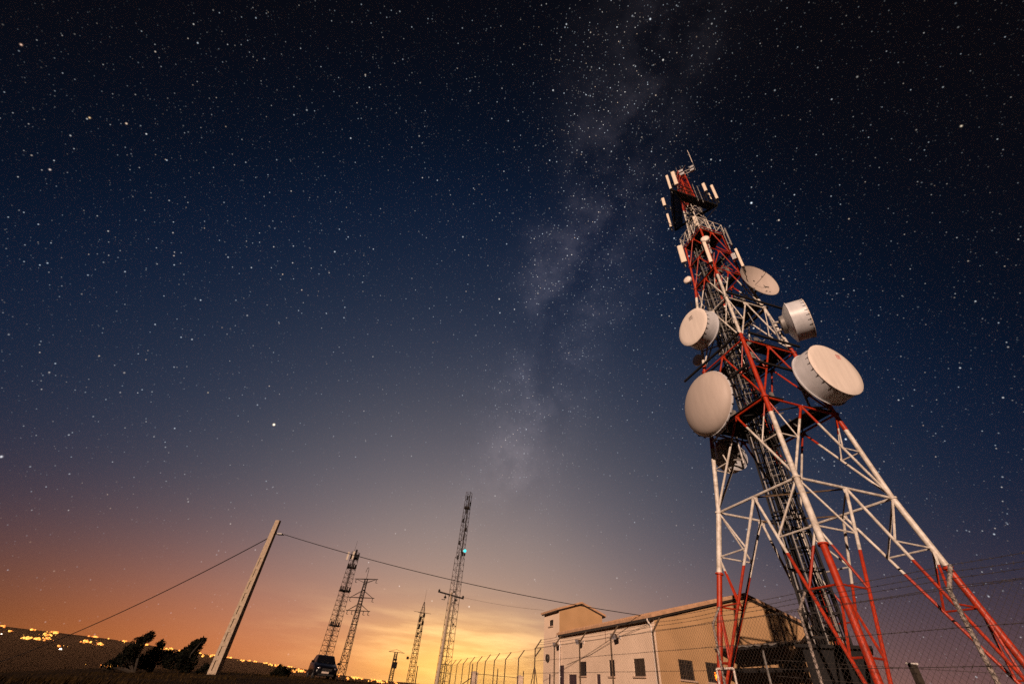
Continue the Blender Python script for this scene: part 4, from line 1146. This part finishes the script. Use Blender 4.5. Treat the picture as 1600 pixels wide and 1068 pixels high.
# distribution pole with a transformer
d_ = 92; b = at(608, 1072, d_); tp = at(618.5, 1018, d_); gb = V((b.x, b.y, b.z - .5)); Hm = tp.z - gb.z
t = thing('transformer_pole', gb, 'short far lattice pole carrying a dark transformer and a thin crossarm', 'pole')
lattice(t, gb, Hm, .62, .42, .7, 9, .03, name='body')
m = MB(); p = V((gb.x, gb.y, gb.z + Hm)); m.beam(p - fx * 1.35, p + fx * 1.5, .07, .07); m.tube(p + V((0, 0, .4)), p + fx * 1.4, .02, 4); m.tube(p + V((0, 0, .4)), p - fx * 1.3, .02, 4); m.build('crossarm', 'dark_steel', t)
p = at(616.3, 1038.3, d_ - .5); MB().box(p, fx * .36, fy * .3, V((0, 0, .42))).build('transformer', 'dark_steel', t)
p = at(617.3, 1029.5, d_ - .5); MB().box(p, fx * .3, fy * .2, V((0, 0, .09))).build('switch_gear', 'dark_steel', t)
d_ = 80; b = at(648, 1072, d_); tp = at(652.5, 1041.5, d_); m = MB().tube(V((b.x, b.y, b.z - 1)), tp, .09, 8, .07); m.lathe(tp, V((0, 0, 1)), [(0, .07), (.1, .11), (.16, .001)], 8)
tag(m.build('wooden_pole', 'bark', loc=V((b.x, b.y, b.z - 1))), 'plain short dark pole between the spired mast and the tallest mast', 'pole')


# ------------------------------------------------------------------ parked car
cb_ = at(500, 1059.5, 38); fwd = (V((0, 0, 0)) - V((cb_.x, cb_.y, 0))).normalized(); ya_ = math.radians(9)
fwd = V((fwd.x * math.cos(ya_) - fwd.y * math.sin(ya_), fwd.x * math.sin(ya_) + fwd.y * math.cos(ya_), 0)); rt = V((-fwd.y, fwd.x, 0)); 
cz = cb_.z - .02; CO = V((cb_.x, cb_.y, cz))
car = thing('parked_car', CO, 'dark hatchback parked facing the camera on the hilltop in front of the broad mast', 'car')
def cp(x, y, z): return CO + fwd * x + rt * y + V((0, 0, z))      # x forward, y to the right
# sections along x: list of (x, [(half width, z)...])
prof = [(1.98, [(.60, .28), (.66, .40), (.64, .56), (.50, .66)]), (1.90, [(.74, .22), (.80, .42), (.79, .60), (.62, .74)]), (1.60, [(.80, .20), (.86, .45), (.85, .68), (.70, .84)]),
        (1.00, [(.82, .20), (.88, .45), (.87, .78), (.74, .95)]), (.75, [(.82, .20), (.88, .45), (.87, .86), (.75, 1.0)]), (-.3, [(.82, .20), (.88, .45), (.87, .90), (.80, 1.0)]),
        (-1.5, [(.82, .20), (.88, .45), (.87, .92), (.80, 1.02)]), (-2.0, [(.74, .28), (.82, .45), (.80, .85), (.70, .95)])]
m = MB()
car.scale = (.86, .86, .86)
for x, s in prof:
    ring = [cp(x, -w, z) for w, z in s] + [cp(x, w, z) for w, z in reversed(s)]; m.v += ring
n = 8
for k in range(len(prof) - 1):
    for q in range(n): m.f.append((k * n + q, (k + 1) * n + q, (k + 1) * n + (q + 1) % n, k * n + (q + 1) % n))
m.f.append(tuple(range(n))); m.f.append(tuple(reversed([(len(prof) - 1) * n + q for q in range(n)])))
m.build('body', 'carpaint', car, angle=50)
cab_ = [(.82, .72, .985), (.12, .60, 1.46), (-.55, .60, 1.50), (-1.45, .58, 1.44), (-1.9, .68, 1.0)]
m = MB()
for x, w, z in cab_: m.v += [cp(x, -w, z), cp(x, w, z)]
for k in range(len(cab_) - 1): m.f.append((2 * k, 2 * k + 2, 2 * k + 3, 2 * k + 1))
i0 = len(m.v); m.v += [cp(.82, -.76, .94), cp(.82, .76, .94), cp(-1.9, -.76, .94), cp(-1.9, .76, .94)]
m.f += [(i0, i0 + 2, 8, 6, 4, 2, 0), (i0 + 1, 1, 3, 5, 7, 9, i0 + 3), (0, 1, i0 + 1, i0), (8, i0 + 2, i0 + 3, 9)]
m.build('cabin', 'carpaint', car, angle=30)
nf = (cp(.12, 0, 1.46) - cp(.82, 0, .985)); nn = V((0, 0, 1)) * (fwd.dot(fwd)) ; nn = (rt.cross(nf)).normalized(); nn = nn if nn.z > 0 else -nn
MB().quad(cp(.78, -.64, 1.01) + nn * .012, cp(.78, .64, 1.01) + nn * .012, cp(.17, .54, 1.43) + nn * .012, cp(.17, -.54, 1.43) + nn * .012).build('windscreen', 'glass', car, smooth=False)
for s in (-1, 1):
    MB().quad(cp(.45, s * .74, 1.04), cp(-.45, s * .74, 1.06), cp(-.45, s * .625, 1.44), cp(.12, s * .635, 1.40)).build('side_window', 'glass', car, smooth=False)
    MB().lathe(cp(1.90, s * .58, .60), (fwd + rt * .35 * s).normalized(), [(-.08, .13), (.0, .13), (.05, .10), (.07, .001)], 16).build('headlight', 'lens', car)
    mr_ = MB().box(cp(.62, s * 1.00, 1.02), fwd * .06, rt * .10, V((0, 0, .07))); mr_.tube(cp(.62, s * .84, .98), cp(.62, s * .92, 1.0), .03, 6); mr_.build('wing_mirror', 'carpaint', car)
    for x in (1.28, -1.3):
        wo = MB().lathe(cp(x, s * .80, .29), rt * s, [(-.12, .20), (-.12, .27), (-.09, .295), (.05, .295), (.075, .27), (.075, .20)], 28).build('wheel', 'rubber', car)
        MB().lathe(cp(x, s * .80, .29), rt * s, [(.045, .20), (.05, .12), (.04, .05), (.055, .001)], 20).build('rim', 'galv', wo)
MB().box(cp(2.00, -.08, .42), rt * .26, V((0, 0, .055)), fwd * .012).build('number_plate', 'plate', car)
m = MB()
for z in (.53, .58, .63): m.box(cp(1.975, 0, z), rt * .36, V((0, 0, .012)), fwd * .01)
m.build('grille', 'chrome', car)
MB().box(cp(1.97, 0, .28), rt * .58, V((0, 0, .05)), fwd * .04).build('bumper_intake', 'rubber', car)
m = MB()
for s in (-1, 1): m.tube(cp(.80, s * .2, 1.015), cp(.70, s * .2 - .35, 1.07), .008, 5)
m.build('wiper', 'rubber', car)


# ------------------------------------------------------------------ bushes
def shrub(X0, Y0, d, parts, label, n):
    """parts: (px x, px y, radius m) lobes reached by bent limbs from the foot"""
    b = at(X0, Y0, d); b = V((b.x, b.y, gz(b.x, b.y) - .05))
    t = thing('windblown_shrub', b, label, 'shrub', 'windblown shrubs on the hilltop')
    tr = MB(); fo = MB()
    for X, Y, r in parts:
        c = at(X, Y, d + random.uniform(-.5, .5)); md = lerp(b, c, .5) - fx * .15 + V((random.uniform(-.1, .1), random.uniform(-.1, .1), .1))
        tr.tube(b, md, .06, 6, .04); tr.tube(md, c, .04, 6, .012)
        for q in range(4):
            e = c + V((random.gauss(0, r * .6), random.gauss(0, r * .6), random.gauss(0, r * .5))) ; tr.tube(lerp(md, c, .6), e, .018, 4, .006)
        for q in range(int(n * r * r * 8)):
            # leaf sprays leaning with the wind, denser inside
            rr = r * random.random() ** .45; th = random.uniform(0, 2 * PI); ph = math.acos(random.uniform(-1, 1))
            o = V((math.sin(ph) * math.cos(th), math.sin(ph) * math.sin(th), math.cos(ph) * .85)) * rr
            p = c + o + fx * max(0, o.z) * .5
            if noise.noise(p * 2.2) < -.33: continue
            d1 = (V((random.gauss(.4, .6), random.gauss(-.2, .6), random.gauss(.45, .5)))).normalized() * random.uniform(.06, .15); d2 = d1.orthogonal().normalized() * random.uniform(.015, .035)
            i0 = len(fo.v); fo.v += [p - d2, p + d1 * .5 - d2, p + d1, p + d1 * .5 + d2, p + d2]; fo.f.append((i0, i0 + 1, i0 + 2, i0 + 3, i0 + 4))
    tr.build('trunk', 'bark', t); fo.build('crown', 'leaf', t, smooth=False)
shrub(214, 1044, 37, [(178, 1036, .38), (196, 1026, .5), (207, 1014, .45), (216, 1002, .36), (229, 996, .34), (233, 991, .22), (162, 1042, .22), (212, 1034, .5)], 'tallest windblown shrub, leftmost of the clump, leaning right', 520)
shrub(240, 1042, 38, [(232, 1032, .5), (240, 1020, .42), (248, 1008, .3), (250, 1002, .16), (256, 1026, .45), (224, 1036, .35), (262, 1032, .4)], 'middle windblown shrub of the clump, lower than its neighbours', 520)
shrub(290, 1046, 37.5, [(272, 1034, .45), (286, 1028, .55), (298, 1016, .5), (306, 1007, .40), (315, 1001, .22), (318, 998, .12), (292, 1038, .5), (280, 1024, .35), (294, 1043, .2)], 'dense windblown shrub on the right of the clump beside the pole', 520)
shrub(316, 1052, 36, [(313, 1049, .20), (319, 1044, .22), (320, 1039, .13), (308, 1050, .12)], 'tiny dark shrub just left of the concrete pole', 700)
shrub(437, 1056, 42, [(428, 1052, .30), (436, 1047, .34), (443, 1046, .3), (448, 1051, .28), (438, 1053, .35), (436, 1040, .12)], 'low rounded shrub between the concrete pole and the parked car', 700)

# ------------------------------------------------------------------ lights of the town in the valley
lamps = MB(); lamps2 = MB()
def ball(mb, p, r): mb.lathe(p, V((0, 0, 1)), [(-r, .001), (-r * .6, r * .8), (0, r), (r * .6, r * .8), (r, .001)], 8)
Zc = lambda x, y: (x / 3.404, 780 + y / 3.404)
cl = []
for x, y, w, n in ((20, 675, 30, 6), (48, 700, 16, 4), (170, 693, 34, 6), (140, 738, 45, 16), (200, 741, 36, 12), (250, 722, 50, 12), (290, 706, 60, 14), (245, 742, 40, 12), (240, 715, 12, 3), (310, 780, 10, 4),
                   (500, 727, 50, 9), (455, 757, 45, 16), (530, 768, 22, 8), (582, 729, 8, 2), (665, 752, 24, 5), (735, 772, 26, 6), (780, 775, 16, 4), (875, 793, 40, 10), (905, 797, 26, 6), (955, 808, 24, 8),
                   (955, 820, 22, 6), (600, 889, 50, 14), (570, 893, 24, 5), (1072, 803, 12, 3), (1085, 833, 20, 4), (1120, 830, 26, 8), (1142, 822, 10, 5), (1215, 828, 12, 3), (1228, 838, 12, 3), (1290, 856, 26, 5),
                   (1325, 852, 16, 3), (1355, 858, 12, 3), (1412, 868, 16, 5), (1440, 878, 30, 9), (1470, 886, 22, 7), (1500, 878, 14, 4), (1540, 886, 20, 5), (1590, 905, 20, 6), (1560, 912, 30, 8)):
    X, Y = Zc(x, y); cl.append((X, Y, w / 3.404, n))
Zd = lambda x, y: (540 + x / 5, 900 + y / 5)
for x, y, w, n in ((20, 800, 30, 6), (60, 793, 40, 12), (100, 792, 40, 12), (128, 802, 16, 5), (200, 812, 30, 4), (230, 806, 20, 4), (262, 815, 26, 6), (270, 828, 40, 8), (320, 830, 60, 5), (390, 830, 20, 7)):
    X, Y = Zd(x, y); cl.append((X, Y, w / 5, n))
cl += [(471, 1048, 7, 16), (466, 1046, 4, 6), (523, 1046, 5, 8), (528, 1055, 5, 6)]
def on_hill(X, Y):
    r = ray(X, Y); r = r / math.hypot(r.x, r.y); d = 1500.
    while d < 4150:
        p = r * d
        if hillz(p.x, p.y) >= p.z: return p, d
        d += 15
    return None, None
for X, Y, w, n in cl:
    for k in range(int(n * 1.4)):
        x = X + random.gauss(0, w * .30); y = Y + random.gauss(0, .9) + (x - X) * .06
        p, d = on_hill(x, y)
        if p is None: p = at(x, y, 4150); d = 4150; p.z = hillz(p.x, p.y)
        p = p + V((0, 0, 2)); r = random.uniform(1.6, 5.0) * d / 3000
        ball(lamps if random.random() < .55 else lamps2, p, r)
    for k in range(max(3, n // 2)):              # small lamps added round each cluster to spread its glow
        x = X + random.gauss(0, w * .8 + 4); y = Y + random.gauss(0, 1.6) + (x - X) * .08
        p, d = on_hill(x, y)
        if p is None: continue
        ball(lamps2 if random.random() < .7 else lamps, p + V((0, 0, 2)), random.uniform(.5, 1.3) * d / 3000)
o = lamps.build('town_lights', 'sodium'); tag(o, 'yellow street lamps of the far town scattered in the valley', 'lights', kind='stuff')
o = lamps2.build('town_lights', 'sodium2'); tag(o, 'orange street lamps of the far town scattered in the valley', 'lights', kind='stuff')
for X, Y, r, lb in ((94, 1014, 5.5, 'bright white floodlight low in the dark valley at the left edge'), (2, 990, 3.0, 'small white light at the far left above the valley')):
    p, d = on_hill(X, Y)
    if p is None: p = at(X, Y, 4150); d = 4150; p.z = hillz(p.x, p.y)
    t = thing('distant_lamp', V((p.x, p.y, p.z - 4)), lb, 'lamp', 'white lamps in the valley'); m = MB(); ball(m, p, r * d / 3000); m.build('lamp_head', 'whitelamp', t)
    MB().tube(p - V((0, 0, 6)), p - V((0, 0, r * d / 3000 * .9)), .3, 6).build('column', 'dark_steel', t)

# ------------------------------------------------------------------ the air
HAZE = True
if HAZE:
    hz = MB().box(V((0, 0, 0)), V((4400, 0, 0)), V((0, 4400, 0)), V((0, 0, 1)))
    zlo, zhi = -80., 42.
    for k in range(8): hz.v[k].z = zhi if k & 4 else zlo
    hm = bpy.data.materials.new('haze'); hm.use_nodes = True; nt = hm.node_tree
    nt.nodes.remove(nt.nodes['Principled BSDF']); pv = nt.nodes.new('ShaderNodeVolumePrincipled')
    pv.inputs['Color'].default_value = (.85, .52, .32, 1); pv.inputs['Density'].default_value = .00005; pv.inputs['Anisotropy'].default_value = 0
    nt.links.new(pv.outputs['Volume'], nt.nodes['Material Output'].inputs['Volume'])
    o = hz.build('haze', hm, smooth=False); tag(o, 'thin warm haze over the valley', kind='stuff')

# ------------------------------------------------------------------ render settings
SC.view_settings.view_transform = 'Standard'; SC.view_settings.look = 'None'; SC.view_settings.gamma = 1; SC.view_settings.exposure = 0
SC.cycles.use_denoising = False
SC.cycles.max_bounces = 5; SC.cycles.diffuse_bounces = 2; SC.cycles.glossy_bounces = 2; SC.cycles.volume_bounces = 0
SC.cycles.sample_clamp_indirect = 3; SC.cycles.caustics_reflective = False; SC.cycles.caustics_refractive = False
SC.render.film_transparent = False
